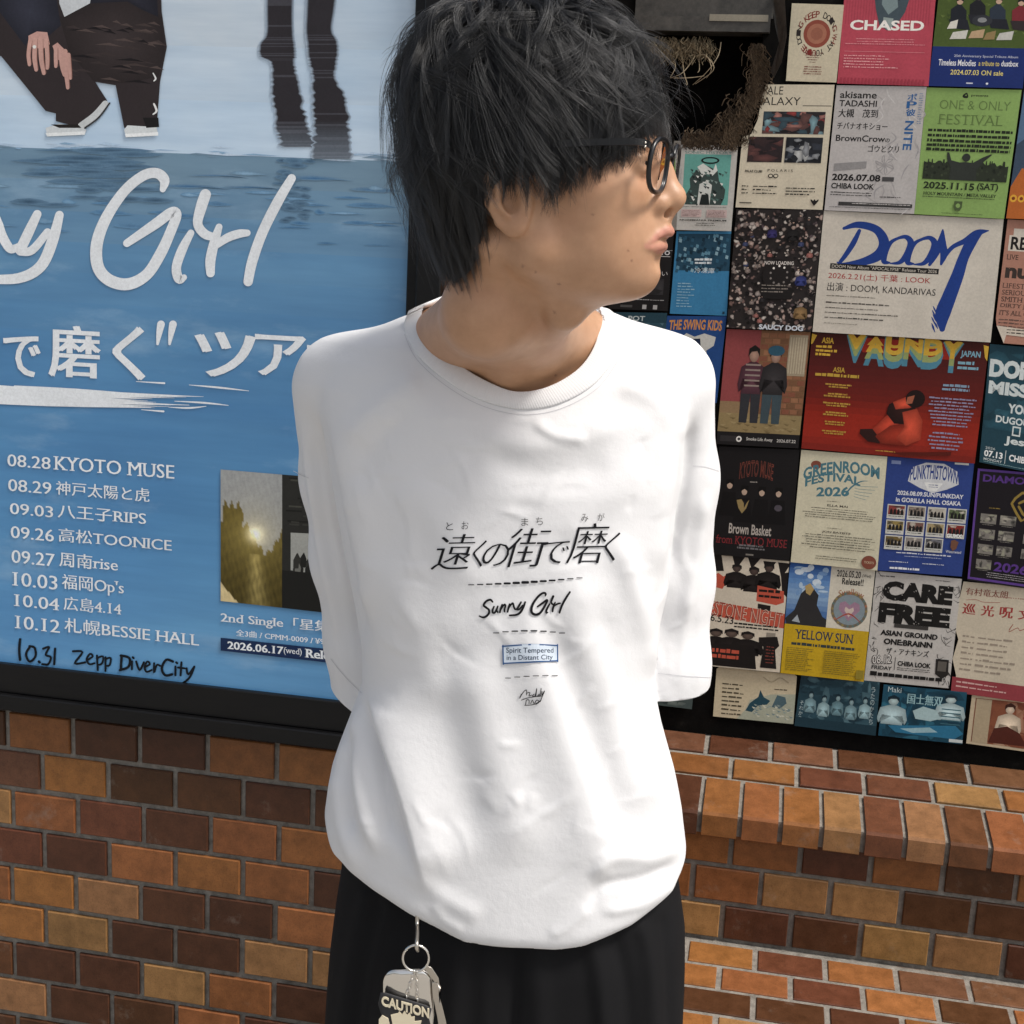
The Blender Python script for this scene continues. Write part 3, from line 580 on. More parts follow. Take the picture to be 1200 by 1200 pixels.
p = flyer([(1105, -48), (1212, -46), (1198, 104), (1087.5, 101)], '#4a5a2a'); r = random.Random(6)
for i in range(60): x, y = r.random(), r.uniform(.1, .6); p.poly([(x, y), (min(x + .06, 1), y + .01), (min(x + .03, 1), y + .025)], r.choice(['#55662f', '#42512a', '#61713a']))
for x, y, c, l in ((.24, .34, '#20232a', '#23252c'), (.44, .30, '#1f2024', '#26272d'), (.66, .33, '#2d3642', '#22242b'), (.9, .34, '#7b2c33', '#332a2c')):
    p.poly([(x - .09, y + .05), (x, y), (x + .08, y + .06), (x + .09, y + .14), (x - .08, y + .15)], c); p.poly([(x - .1, y + .13), (x + .1, y + .13), (x + .14, y + .21), (x - .06, y + .2)], l); p.disc(x, y - .01, .035, .024, '#c4a58d', 10); p.poly([(x - .04, y - .01), (x - .03, y - .04), (x + .03, y - .04), (x + .04, y - .01), (x, y - .025)], '#17151a')
p.disc(.5, .475, .11, .045, '#33353a', 18); p.disc(.5, .47, .05, .02, '#8a8c8c', 14)
for x, y, w, c in ((.2, .57, .16, '#c9c7bd'), (.4, .56, .14, '#b79b7a'), (.56, .57, .1, '#8f7a52'), (.7, .57, .15, '#c4c2ba'), (.16, .49, .08, '#d6d2c6')): p.poly([(x, y), (x + w, y - .02), (x + w * .9, y + .05), (x - .03, y + .055)], c)
p.rect(0, .685, 1, 1, '#1d2f6b'); p.text('25th Anniversary Special Tribute Album', (.24, .745, .92, .77), '#c9ccd8'); p.text('Timeless Melodies', (.08, .785, .48, .835), '#e9e9ea', bold=.012); p.text('a tribute to', (.51, .79, .73, .83), '#d8c56a', bold=.01); p.text('dustbox', (.75, .785, .93, .83), '#e9e9ea', bold=.012); p.text('2024.07.03 ON sale', (.22, .865, .78, .905), '#e2d27a', bold=.01); p.rect(.4, .965, .47, .975, '#c9ccd8'); p.disc(.62, .97, .014, .009, '#dfe2ea', 10)
fin(p, 'dark green and blue flyer of people sitting on grass round a record player')
# second row
p = flyer([(876, 99), (978, 99.5), (963.7, 246), (862, 243)], CRM, shape=[(.22, 0), (1, 0), (1, 1), (0, 1), (0, .42), (.1, .40), (.16, .28), (.18, .1)])
p.text('ALE', (.235, .015, .42, .08), INK); p.text('GALAXY', (.10, .10, .63, .165), INK); p.rect(.66, .165, .99, .171, INK)
p.photo(.22, .215, .93, .395, ['#2a2628', '#6b4a45', '#a5746a', '#3d5560', '#191618', '#8f3c3a', '#7fa0a8'], 50, .22, 3); p.photo(.08, .42, .48, .625, ['#2b2224', '#3a2b2b', '#5a3a37', '#1b1718'], 30, .3, 4); p.photo(.51, .42, .93, .625, ['#24262b', '#3a3f48', '#8c8f92', '#15161a', '#c2c4c2'], 40, .26, 5)
p.text('PALAZ CLUBS', (.07, .69, .27, .71), INK, bold=.03); p.text('P O L A R I S', (.33, .68, .62, .70), INK); p.disc(.37, .735, .03, .018, INK, 12); p.disc(.37, .735, .02, .011, CRM, 12); p.disc(.43, .735, .03, .018, INK, 12); p.disc(.43, .735, .02, .011, CRM, 12)
p.greek(.05, .815, .13, .9, 3, INK, seed=4, jag=.1); p.greek(.18, .815, .5, .9, 3, INK, seed=5); p.greek(.56, .825, .92, .9, 3, INK, seed=6); p.rect(.04, .955, .18, .965, '#5a564c')
for k in (-1, 0, 1): p.poly([(.9, .97), (.885 + k * .03, .93), (.9 + k * .045, .915), (.915 + k * .03, .93)], INK)
fin(p, 'cream flyer reading ALE GALAXY over three dark pictures, its left edge torn')
p = flyer([(980.4, 100), (1085.7, 102), (1070.8, 250.8), (966, 246.5)], '#b7b3b0'); r = random.Random(12)
for i in range(26):
    x, y = r.uniform(.45, .95), r.uniform(.02, .9); p.stroke([(x, y), (x + r.uniform(-.1, .1), y + .05), (x + r.uniform(-.1, .12), y + .12)], [.004, .012, .003], r.choice(['#a6a2a0', '#c6c3c0', '#9d9a9a']), 4, p.w / p.h)
for i in range(6): a = i * 1.05; p.stroke([(.62, .62), (.62 + .07 * cos(a), .62 + .05 * sin(a)), (.62 + .11 * cos(a + .4), .62 + .075 * sin(a + .4)), (.62, .62)], [.006] * 4, '#9a9796', 4, p.w / p.h)
for t, x0, y0, x1, y1 in (('akisame', .05, .045, .46, .10), ('TADASHI', .05, .115, .47, .165), ('大槻　茂到', .05, .185, .49, .25), ('チバナオキショー', .05, .29, .61, .345), ('BrownCrow', .05, .39, .60, .44), ('の', .60, .41, .65, .44), ('ゴウとクリ', .42, .465, .76, .52)): p.text(t, (x0, y0, x1, y1), INK, bold=.014 if ord(t[0]) < 256 else 0, mincho=.03 if ord(t[0]) > 256 else 0)
q = [('ポ', .055), ('P', .115), ('彼', .175)]
for t, y in q: p.text(t, (.80, y, .90, y + .055), '#2f5f94', mincho=.05)
p.text('NITE', (.735, .335, .965, .43), '#2f5f94', bold=.02, rot=pi / 2); p.greek(.93, .05, .975, .3, 14, '#6d83a0', jag=.1)
p.poly([(.06, .62), (.42, .595), (.42, .65), (.06, .68)], '#8d8b8a'); p.text('2026.07.08', (.05, .70, .59, .755), INK, bold=.03); p.rect(.61, .715, .74, .75, '#4b4a4a'); p.text('CHIBA LOOK', (.05, .775, .53, .82), INK, bold=.025); p.greek(.05, .845, .55, .885, 2, INK, seed=3, jag=.1); p.greek(.6, .87, .93, .89, 1, INK); p.rect(.15, .925, .97, .955, '#3a3938'); p.greek(.3, .93, .96, .95, 1, '#b7b3b0', jag=.02); p.greek(.05, .965, .97, .98, 1, '#5c5a59', jag=.02)
fin(p, 'pale grey flyer listing akisame and TADASHI with blue upright lettering')
p = flyer([(1086, 102.7), (1197, 105.6), (1176, 256.7), (1071, 251)], '#86a45e'); D = '#23291c'
p.stroke([(.42, .04), (.4, .06), (.44, .065), (.43, .035)], [.012, .02, .016, .008], D, 4, p.w / p.h); p.text('presents', (.48, .045, .66, .065), D, bold=.02)
p.text('ONE & ONLY', (.16, .095, .91, .165), '#7a9455', bold=.015); p.text('ONE & ONLY', (.155, .092, .905, .162), '#5d7440', bold=-.012); p.text('FESTIVAL', (.17, .205, .85, .285), '#7a9455', bold=.015, serif=True); p.text('FESTIVAL', (.165, .202, .845, .282), '#5d7440', bold=-.012, serif=True)
for i, y in enumerate((.315, .355, .395, .43, .465)): p.greek(.06, y, .97, y + .027, 1, D, fill=.9, seed=i + 20, jag=.03)
r = random.Random(3)
pts = [(.05, .585)]
for i in range(31): x = .05 + .92 * i / 30; pts.append((x, .585 + r.uniform(-.02, .015)))
p.poly(pts + [(.97, .715), (.05, .715)], '#2c3226')
for i in range(46): x, y = r.uniform(.06, .96), r.uniform(.6, .70); p.disc(x, y, .014, .011, r.choice(['#3f4735', '#1e231a', '#353c2d']), 8)
for i in range(12): x = r.uniform(.06, .95); p.poly([(x, .6), (x + .004, .555), (x + .014, .555), (x + .02, .6)], '#2c3226')
p.poly([(.34, .715), (.35, .62), (.30, .555), (.29, .5), (.315, .5), (.345, .56), (.44, .575), (.5, .57), (.58, .575), (.68, .53), (.77, .5), (.775, .51), (.7, .56), (.63, .63), (.64, .715)], '#30342f'); p.disc(.505, .535, .045, .032, '#30342f', 14)
p.text('2025.11.15', (.07, .735, .63, .79), D, serif=True, bold=.025); p.text('(SAT)', (.66, .73, .89, .795), D, serif=True, bold=.02); p.text('HOLY MOUNTAIN / META VALLEY', (.08, .815, .88, .84), D, serif=True, bold=.012); p.greek(.07, .85, .88, .865, 1, '#3b4530', jag=.02); p.poly([(.43, .88), (.52, .88), (.52, .93), (.5, .955), (.45, .955), (.43, .93)], '#4b5a38'); p.disc(.475, .915, .025, .018, '#86a45e', 10); p.greek(.3, .975, .8, .988, 1, '#4b5a38', jag=.1)
fin(p, 'green flyer for a ONE & ONLY FESTIVAL with a crowd and a man raising both arms')
p = flyer([(1200, 106), (1290, 110), (1262, 260), (1178.5, 256)], '#56708c'); p.poly([(.0, .42), (.25, .3), (.6, .36), (1, .3), (1, 1), (0, 1)], '#3b4a5c'); p.poly([(.0, .75), (.12, .6), (.35, .66), (.6, .6), (1, .66), (1, 1), (0, 1)], '#b0622d')
for i in range(9): p.disc(.06 + i * .11, .84, .05, .03, '#d8a23a', 12); p.disc(.06 + i * .11, .84, .025, .014, '#7b3a1c', 10)
fin(p, 'blue flyer with an orange picture cut by the right edge of the photograph')
# third row
p = flyer([(790, 165), (798, 165.5), (793, 270), (781, 269)], '#98968f'); p.greek(.1, .2, .9, .8, 9, '#7d7b75'); fin(p, 'narrow grey sheet peeping out behind the flyer with the haloed portrait')
p = flyer([(797.5, 168.7), (865, 169.8), (857, 271), (791.5, 269.5)], '#b6b4ae')
p.text('NOISEMANIA', (.09, .02, .91, .065), INK, bold=.035); p.text('SONIC HISTORY', (.09, .08, .91, .11), '#5f837d', bold=.01); p.rect(.09, .115, .90, .70, '#64a096'); r = random.Random(8)
p.poly([(.15, .7), (.14, .6), (.22, .5), (.2, .4), (.3, .3), (.5, .25), (.68, .3), (.72, .42), (.84, .52), (.83, .62), (.78, .7)], '#394744'); p.poly([(.36, .7), (.38, .46), (.5, .42), (.6, .47), (.58, .7)], '#c6cac4'); p.poly([(.32, .26), (.42, .22), (.6, .3), (.64, .22), (.68, .3), (.6, .36), (.4, .34)], '#cfd3cd')
for i in range(60): x, y = r.uniform(.16, .8), r.uniform(.28, .68); p.poly([(x, y), (x + .06, y + .01), (x + .04, y + .035)], r.choice(['#1c2322', '#2c3836', '#7b8e88', '#d5d8d2', '#4d6a64']))
p.poly([(.4, .7), (.43, .58), (.55, .58), (.58, .7)], '#1e2524'); p.disc(.54, .185, .16, .04, '#141716', 24); p.disc(.54, .185, .125, .024, '#64a096', 24)
p.greek(.09, .72, .9, .735, 1, '#55544f', jag=.02)
for a, b in ((.09, .45), (.54, .9)): p.rect(a, .755, b, .845, '#bda7a3'); p.greek(a + .02, .765, b - .02, .84, 5, '#6b5a58', seed=int(a * 10))
p.text('NOISEMANIA PREMIUM', (.07, .87, .9, .89), INK, bold=.02); p.greek(.3, .91, .75, .955, 2, '#4a4945', center=True); fin(p, 'grey and teal flyer headed NOISEMANIA with a portrait under a black halo')
p = flyer([(863, 245), (964.8, 246), (950.8, 388.5), (851.7, 384)], '#2a2524'); r = random.Random(11)
pal = ['#6f6560', '#8d817a', '#a89d96', '#1d191a', '#3a3130', '#c0b7ae', '#54484a', '#2c2726', '#77605a', '#b09a90', '#15120f']
for i in range(620):
    x, y = r.uniform(0, 1), r.uniform(0, 1); q = r.uniform(.010, .036); a = r.uniform(0, 7); el = r.uniform(.45, 1.0)
    if .38 < x < .68 and .4 < y < .68 and r.random() < .92: continue
    cl = np.array(lin(r.choice(pal))); cc_ = lambda v: min(max(v, 0), 1); n_ = r.randint(7, 10); L_ = []
    for k in range(n_): t = 2 * pi * k / n_; w_ = r.uniform(.65, 1.2); u_, v_ = q * w_ * cos(t), q * el * w_ * sin(t); L_.append((cc_(x + u_ * cos(a) - v_ * sin(a)), cc_(y + .72 * (u_ * sin(a) + v_ * cos(a)))))
    p.soft(L_, tuple(np.clip(cl * 1.3, 0, 1)), tuple(cl * .5))
for i in range(46):
    x, y = r.uniform(.04, .96), r.uniform(.03, .9)
    if .36 < x < .7 and .36 < y < .68: continue
    p.figure(x, y, r.uniform(.05, .10), r.choice(['#2a2728', '#7d716b', '#b3a89f', '#4a3f3d', '#8f5f58', '#3b4260']), r.choice(['#a98f80', '#c0a795', '#8f7466']), '#151213', w=.8)
for x, y, s, c in ((.44, .13, .17, '#2f2a57'), (.82, .5, .2, '#2e3568'), (.68, .12, .22, '#1c1a1a'), (.85, .75, .24, '#7a6140')): p.figure(x, y, s, c, '#a08c82', w=.7)
p.disc(.54, .54, .17, .135, '#1e1a19', 20); p.poly([(.35, .65), (.75, .66), (.72, .74), (.4, .74)], '#1b1817')
p.text('NOW LOADING', (.38, .425, .72, .455), '#cfc9c2', bold=.02)
for i in range(10): a = i * .62 - 1.6; p.disc(.56 + .1 * cos(a), .54 + .075 * sin(a), .013, .010, '#e6e2da' if i in (0, 9, 1) else '#7d7772', 8)
p.greek(.37, .62, .7, .7, 3, '#8d857d', seed=5); p.text('SAUCY DOG', (.38, .955, .9, .998), '#c9cfd6', bold=.04); fin(p, 'busy dark collage flyer of little figures reading NOW LOADING')
p = flyer([(965.5, 246.8), (1176, 257), (1160, 401), (952, 388.5)], '#c6bfb2'); BL = '#1d3a80'; asp = p.w / p.h
def dm(pts, w): p.stroke([((x - 530) / 602 + .003, (y - 705 - (x - 530) * .05) / 406) for x, y in pts], [k / 406 for k in w], BL, 8, asp)
dm([(602, 764), (650, 752), (712, 768), (742, 810), (730, 850), (680, 874), (612, 884), (590, 876)], [10, 22, 26, 34, 36, 26, 12, 4]); dm([(655, 772), (640, 810), (618, 850), (600, 876)], [12, 18, 16, 12])
for o in (0, 80):
    dm([(806 + o, 792 + o * .04), (770 + o, 806 + o * .04), (752 + o, 836 + o * .04), (748 + o, 872 + o * .04), (768 + o, 878 + o * .04)], [6, 12, 18, 18, 6]); dm([(778 + o, 800 + o * .04), (812 + o, 792 + o * .04), (832 + o, 812 + o * .04), (824 + o, 848 + o * .04), (802 + o, 876 + o * .04), (770 + o, 880 + o * .04)], [8, 14, 22, 22, 14, 4])
dm([(902, 884), (918, 850), (930, 812), (934, 770)], [10, 20, 22, 6]); dm([(934, 776), (940, 820), (946, 850), (940, 882)], [10, 22, 24, 8]); dm([(944, 862), (972, 826), (1010, 806), (1048, 780), (1084, 772)], [16, 14, 18, 22, 4])
dm([(1060, 778), (1034, 806), (1012, 860), (998, 920), (978, 990), (962, 1050), (966, 1098)], [14, 34, 34, 40, 46, 48, 18])
r = random.Random(1)
for i in range(14): x = 926 + r.uniform(0, 20); y = 1020 + r.uniform(0, 70); dm([(x, y), (x + 6, y + 10), (x + 12, y + 22)], [2, 5, 2])
p.rect(.065, .425, .675, .47, '#201e1d'); p.text('DOOM New Album "APOCALYPSE" Release Tour 2026', (.075, .434, .665, .461), '#c6bfb2'); p.text('2026.2.21(土) 千葉 : LOOK', (.06, .495, .635, .56), '#a02b2b'); p.text('出演 : DOOM, KANDARIVAS', (.06, .58, .67, .655), '#262322')
p.greek(.06, .685, .35, .71, 1, '#7d776d', seed=1, jag=.05); p.greek(.06, .74, .42, .77, 1, '#4a453f', seed=2, jag=.05); p.greek(.06, .785, .37, .805, 1, '#5d5750', seed=3, jag=.05); p.greek(.06, .825, .49, .845, 1, '#4a453f', seed=4, jag=.05); p.greek(.06, .865, .4, .89, 1, '#332f2b', seed=5, jag=.05); p.greek(.06, .915, .25, .93, 1, '#7d776d', seed=6, jag=.05); fin(p, 'wide off-white flyer with the brushed blue word DOOM')
p = flyer([(1180.8, 257), (1270, 262), (1252, 408), (1163, 401)], '#a87a68', shape=[(0, .0), (1, 0), (1, 1), (.14, 1), (.02, .86), (.0, .8)])
p.rect(.10, .07, .75, .13, '#cfc6b8'); p.rect(.05, .125, .85, .25, '#cfc6b8'); p.text('REVIVAL', (.08, .135, .82, .24), INK, serif=True, bold=.03); p.text('LIVE', (.05, .28, .2, .32), INK, serif=True); p.text('nuts', (.05, .36, .6, .47), '#3b312c', bold=.05)
for i, t in enumerate(('LIFESTYLE', 'SERIOUSLY', 'SMITH CO', 'DIRTY JOB', 'IT\'S ALL GOOD')): p.text(t, (.04, .51 + i * .055, .5 if i != 4 else .62, .55 + i * .055), '#4a3832', serif=True)
p.greek(.04, .80, .8, .88, 3, '#5a4740'); p.poly([(.02, .86), (.14, 1), (.16, .93), (1, .95), (1, .9)], '#c9beae'); p.greek(.16, .88, .9, .93, 2, '#3b342f'); fin(p, 'salmon pink flyer with its lower left corner folded, beside the wide white one')
# fourth row
p = flyer([(793, 271), (857, 271), (851.8, 370), (785, 367.5)], '#3a7ca6'); r = random.Random(14)
p.rect(.04, .03, 1, .47, '#24475c')
for i in range(80): x, y = r.uniform(.04, .93), r.uniform(.03, .45); p.poly([(x, y), (x + .05, y + .01), (x + .04, y + .05), (x - .01, y + .04)], r.choice(['#16303f', '#2f5a72', '#5f8ba0', '#1c3a4c', '#86a8b6']))
p.greek(.3, .32, .75, .40, 2, '#d6e0e4', fill=.7, center=True); p.text('冷凍庫', (.38, .435, .74, .50), '#cfdde2'); p.greek(.1, .62, .42, .93, 9, '#8fb4c6', seed=3); p.rect(.92, .95, .96, .98, '#1d3a4c'); fin(p, 'sky blue flyer with a dark photograph in its upper half beside the chin')
p = flyer([(722, 268), (790, 271), (782.5, 364.5), (713, 362)], '#1b1a1b'); p.rect(.72, .24, 1, .243, '#c9c9c9'); p.text('MOTO', (.62, .245, .96, .30), '#d0d0d0', bold=.03); p.rect(.6, .315, .97, .322, '#c9c9c9'); p.text('ない', (.72, .5, .95, .56), '#b9b9b9'); p.photo(.1, .6, .9, .8, ['#2a292a', '#363537', '#1f1e1f'], 20, .3, 2); p.greek(.1, .86, .95, .89, 1, '#9a9a9a', jag=.02); p.rect(.2, .94, .4, .97, '#4a4a4a'); p.rect(.57, .93, .64, .985, '#a9a9a9'); p.rect(.75, .93, .82, .985, '#a9a9a9'); fin(p, 'black flyer with white lettering just behind the chin')
p = flyer([(712, 365.6), (782, 366.7), (775, 465), (704, 462)], '#24404c'); p.photo(.3, .12, 1, .9, ['#2c4a58', '#365866', '#1d3541', '#4a6a76', '#5f7d88'], 60, .2, 9); p.text('POT', (.36, .04, .64, .10), '#b8c4c6', bold=.02); fin(p, 'dark teal flyer reading POT above the white shoulder')
p = flyer([(782, 370), (851.7, 370.6), (840, 472), (771, 468)], '#22467e'); p.text('THE SWING KIDS', (.05, .05, .94, .17), '#c98a4a', bold=.03, arch=-.01)
p.poly([(.2, .3), (.36, .2), (.5, .24), (.66, .2), (.86, .24), (.84, .34), (.72, .4), (.78, .52), (.62, .62), (.4, .64), (.24, .54)], '#c3c4be'); p.poly([(.4, .27), (.6, .26), (.62, .34), (.42, .36)], '#1c2a44'); p.poly([(.36, .44), (.56, .42), (.6, .5), (.44, .54)], '#2b3a54'); p.stroke([(.55, .68), (.68, .66), (.8, .64)], [.02, .03, .01], '#8c2f35', 4); p.greek(.1, .74, .9, .9, 5, '#a9b6c9', center=True); p.text('SWING KIDS', (.48, .8, .95, .86), '#c3c8cf'); fin(p, 'blue flyer headed THE SWING KIDS above the right shoulder')
p = flyer([(851.7, 385.5), (950, 389), (935.5, 525), (839.5, 520)], '#8f6a52'); r = random.Random(15)
p.rect(0, 0, .42, .62, '#8d4646'); p.rect(.42, 0, 1, .72, '#7c5a40')
for i in range(14):
    for j in range(6): p.rect(.43 + j * .095 + (.04 if i % 2 else 0), .02 + i * .05, min(.515 + j * .095 + (.04 if i % 2 else 0), 1), .06 + i * .05, r.choice(['#8a5f45', '#94694c', '#74523a', '#7f4f3c']))
p.rect(.76, .03, .98, .38, '#9a8d76')
for i in range(7): p.rect(.775 + i * .03, .05, .79 + i * .03, .36, '#b3a78f')
p.rect(0, .62, .45, .72, '#8b7355'); p.rect(0, .72, 1, .885, '#8c7a55')
for i in range(30): x, y = r.random() * .9, r.uniform(.72, .87); p.poly([(x, y), (x + .08, y + .004), (x + .05, y + .02)], r.choice(['#7b6a48', '#9a8963', '#6f5f40']))
for x, c in ((.36, '#4d2f38'), (.62, '#2e2b2c')): p.figure(x, .14, .66, c, '#a98876', w=.36, asp=p.w / p.h, legs='#3c4a50' if x > .5 else '#2f3034')
for i in range(5): p.rect(.27, .29 + i * .045, .45, .305 + i * .045, '#8f8078')
p.disc(.62, .17, .1, .045, '#2f5568', 14); p.rect(0, .885, 1, 1, '#1b191a'); p.rect(.04, .92, .28, .97, '#2f2d2e'); p.disc(.27, .945, .035, .026, '#d6d4cf', 14); p.disc(.27, .945, .018, .013, '#2f2d2e', 10); p.text('Smoke Life Away', (.36, .925, .68, .962), '#c9c6c0', bold=.01); p.text('2026.07.22', (.73, .93, .96, .957), '#c9c6c0', bold=.01)
fin(p, 'painted flyer of two people standing before a brick wall, beside the white sleeve')
p = flyer([(951.7, 389.5), (1159, 401.7), (1141.7, 542.7), (939, 525)], '#56201d')
p.grad(0, 0, 1, 1, ['#42160f', '#4a1714', '#581a16', '#681c14', '#8c2415', '#93281a', '#6d1f18']); p.poly([(.25, .02), (.85, .02), (.80, .16), (.3, .14)], '#8a2418')
rw = lambda x: .012 * sin(x * 40)
for i, ch in enumerate('VAUNDY'):
    x0 = .2 + i * .109
    for j, c in enumerate(('#4c7f92', '#8f9a62', '#c9a23c', '#c8a03a')): o = j * .004; p.text(ch, (x0 + o, .005 - o + .012 * (i % 2), x0 + .118 - o, .235 - .058 * j + .015 * (i % 3)), c, bold=.05)
p.text('ASIA', (.06, .035, .13, .085), '#c9a23c', bold=.03); p.greek(.03, .1, .16, .2, 3, '#c9a23c', fill=.7); p.text('JAPAN', (.85, .075, .96, .14), '#7ba4b4', bold=.03); p.greek(.84, .16, .97, .24, 2, '#7ba4b4', fill=.7); p.poly([(0, .01), (.03, .02), (.01, .09), (0, .1)], '#c9a23c'); p.poly([(.97, .02), (1, .03), (1, .15), (.985, .12)], '#c9a23c')
p.text('ASIA', (.14, .28, .21, .325), '#b8963c', bold=.02); p.greek(.04, .335, .3, .37, 1, '#b8963c', fill=.8, jag=.03)
for i in range(6): p.greek(.10, .42 + i * .08, .26, .46 + i * .08, 2, '#b08a3c', fill=.75, seed=i, center=True)
p.greek(.74, .355, .95, .42, 2, '#7d92a6', fill=.7, center=True); p.greek(.70, .47, .97, .72, 9, '#8b86a0', fill=.5, center=True, seed=2); p.greek(.72, .76, .92, .92, 5, '#8b86a0', fill=.5, center=True, seed=7)
S = ['#b5402c', '#c24b34', '#94301f', '#2a1310']
p.poly([(.50, .97), (.86, .92), (.86, .95), (.6, .985)], '#55180f'); PS_ = lambda q, c: p.soft(q, tuple(np.clip(np.array(lin(c)) * 1.35, 0, 1)), tuple(np.array(lin(c)) * .55))
p.poly([(.33, .79), (.40, .78), (.45, .84), (.45, .9), (.38, .89), (.33, .83)], S[3]); PS_([(.4, .78), (.47, .66), (.56, .6), (.58, .68), (.5, .78), (.45, .86)], S[0]); PS_([(.42, .84), (.5, .74), (.62, .7), (.66, .78), (.62, .9), (.46, .9)], S[2]); PS_([(.48, .56), (.56, .5), (.62, .52), (.64, .62), (.62, .72), (.52, .72), (.47, .64)], S[3]); PS_([(.5, .54), (.57, .49), (.64, .54), (.6, .58), (.52, .6)], S[1]); PS_([(.56, .62), (.64, .58), (.68, .68), (.68, .84), (.6, .9), (.54, .84), (.58, .74)], S[1]); p.disc(.625, .5, .055, .075, '#1d0e0c', 16); p.poly([(.58, .49), (.62, .47), (.61, .54), (.575, .55)], '#9c5a42'); p.greek(.43, .955, .55, .98, 1, '#b58a3c', jag=.02)
fin(p, 'dark red landscape flyer headed VAUNDY with a figure in orange sitting hunched')
p = flyer([(1160, 403), (1265, 412), (1240, 560), (1147, 541)], '#1f3f4b'); p.photo(0, .05, 1, .7, ['#1f3f4b', '#234855', '#1a3640', '#2d5562'], 40, .3, 3); p.text('DOMINO', (.02, .12, .95, .27), '#ccd4d2', bold=.06); p.text('MISSILE', (.03, .30, .8, .41), '#ccd4d2', bold=.05); p.text('YOUTH', (.28, .47, .7, .55), '#ccd4d2', bold=.04); p.text('DUGOUT', (.15, .58, .62, .64), '#ccd4d2', bold=.03); p.text('□', (.36, .65, .46, .73), '#ccd4d2', bold=.02); p.text('Jest', (.28, .74, .6, .82), '#ccd4d2', bold=.03)
p.text('2026', (.06, .855, .18, .875), '#c3cbc9'); p.text('07.13', (.05, .885, .28, .94), '#e6e9e7', bold=.03); p.text('MONDAY', (.05, .95, .28, .972), '#c3cbc9', bold=.01); p.rect(.31, .86, .318, .97, '#c3cbc9'); p.text('CHIBA', (.36, .885, .62, .94), '#e6e9e7', bold=.03); p.greek(.05, .978, .9, .995, 1, '#7fa0a4'); fin(p, 'teal flyer with heavy white lettering and the date 07.13 at the right edge')
# fifth row
p = flyer([(843, 523), (937, 527), (925, 657), (833.5, 649)], '#171516'); r = random.Random(21); p.text('KYOTO MUSE', (.28, .14, .70, .29), '#7a4034', bold=.02, arch=-.03); p.text('KYOTO MUSE', (.285, .145, .695, .285), '#3b201b', bold=-.015, arch=-.03); p.greek(.42, .30, .55, .33, 1, '#9a948c')
for x, y in ((.17, .33), (.36, .38), (.58, .38), (.79, .38)): p.poly([(x - .12, y + .3), (x - .08, y + .08), (x + .08, y + .08), (x + .12, y + .3)], '#0f0d0e'); p.disc(x, y + .02, .035, .032, '#b39c8a', 12); p.poly([(x - .05, y + .02), (x - .045, y - .035), (x + .045, y - .035), (x + .05, y + .02), (x, y - .005)], '#0c0a0a')
p.poly([(.27, .48), (.33, .47), (.38, .52), (.43, .47), (.4, .55), (.35, .6), (.3, .55)], '#8d7a50'); p.poly([(.36, .48), (.4, .5), (.37, .55)], '#17151a'); p.disc(.8, .53, .05, .03, '#4c474e', 10)
p.text('Brown Basket', (.2, .695, .74, .79), '#a9a29a', bold=.02); p.text('from KYOTO MUSE', (.05, .81, .95, .885), '#7c2a2e', serif=True); p.greek(.28, .88, .72, .93, 2, '#6d6b6d', fill=.7, center=True); p.rect(.44, .965, .54, .98, '#77736c'); fin(p, 'black flyer of four band members reading Brown Basket beside the sleeve')
p = flyer([(939, 527), (1039.7, 534.7), (1027.8, 667.7), (926.5, 658)], '#c9c4ab'); T2 = '#47737f'
p.disc(.19, .12, .062, .037, '#7b4638', 18)
for t, x0, y0, x1, y1, a in (('GREENROOM', .05, .13, .93, .235, -.06), ('FESTIVAL', .08, .225, .72, .30, -.045), ('2026', .22, .30, .60, .385, 0)):
    p.text(t, (x0, y0, x1, y1), T2, bold=.035, arch=a, rot=-.07)
p.stroke([(.55, .37), (.62, .29), (.72, .235), (.8, .225)], [.012, .014, .01, .003], T2, 5, p.w / p.h)
for i in range(5): p.stroke([(.66, .27 + .025 * i), (.72, .275 + .026 * i), (.92 - .03 * i, .27 + .03 * i)], [.004] * 3, '#6d8a8c', 4, p.w / p.h)
p.greek(.35, .425, .5, .44, 1, '#6b675a', jag=0); p.text('ELLA MAI', (.36, .455, .6, .475), '#4f4b42', bold=.02); p.greek(.08, .49, .93, .59, 5, '#6b675a', center=True, seed=3, jag=.3); p.greek(.38, .66, .55, .675, 1, '#6b675a', jag=0); p.text('JON BATISTE', (.33, .69, .66, .712), '#4f4b42', bold=.02); p.greek(.1, .725, .95, .86, 6, '#6b675a', center=True, seed=5, jag=.25); p.greek(.26, .915, .78, .955, 2, '#6b675a', center=True, jag=.1); p.disc(.895, .935, .085, .06, '#7b4638', 22); p.text('TICKETS', (.84, .925, .95, .945), '#cbbd9e'); fin(p, 'cream flyer for a GREENROOM FESTIVAL in wavy teal lettering')
p = flyer([(1040.2, 534.7), (1141.6, 541.7), (1126.5, 674.7), (1028.2, 667.5)], '#2b3f7d'); r = random.Random(23)
p.poly([(.26, .2), (.29, .08), (.45, .03), (.66, .03), (.82, .09), (.85, .2), (.72, .25), (.56, .29), (.4, .25)], '#c4c6c8'); p.text('PUNKTHISTOWN', (.28, .075, .83, .2), '#2b3f7d', bold=.02, arch=-.03); p.poly([(.45, .2), (.67, .2), (.6, .27), (.5, .27)], '#dadbd8'); p.greek(.48, .215, .64, .25, 2, '#3b4a7d', center=True); p.rect(.05, .03, .16, .06, '#7d8ab0'); p.rect(.78, .012, .94, .028, '#d5d5cf')
p.text('2026.08.09.SUN/PUNKDAY', (.15, .285, .92, .325), '#d2d4d8', bold=.03); p.text('in GORILLA HALL OSAKA', (.14, .345, .9, .385), '#d2d4d8', bold=.03)
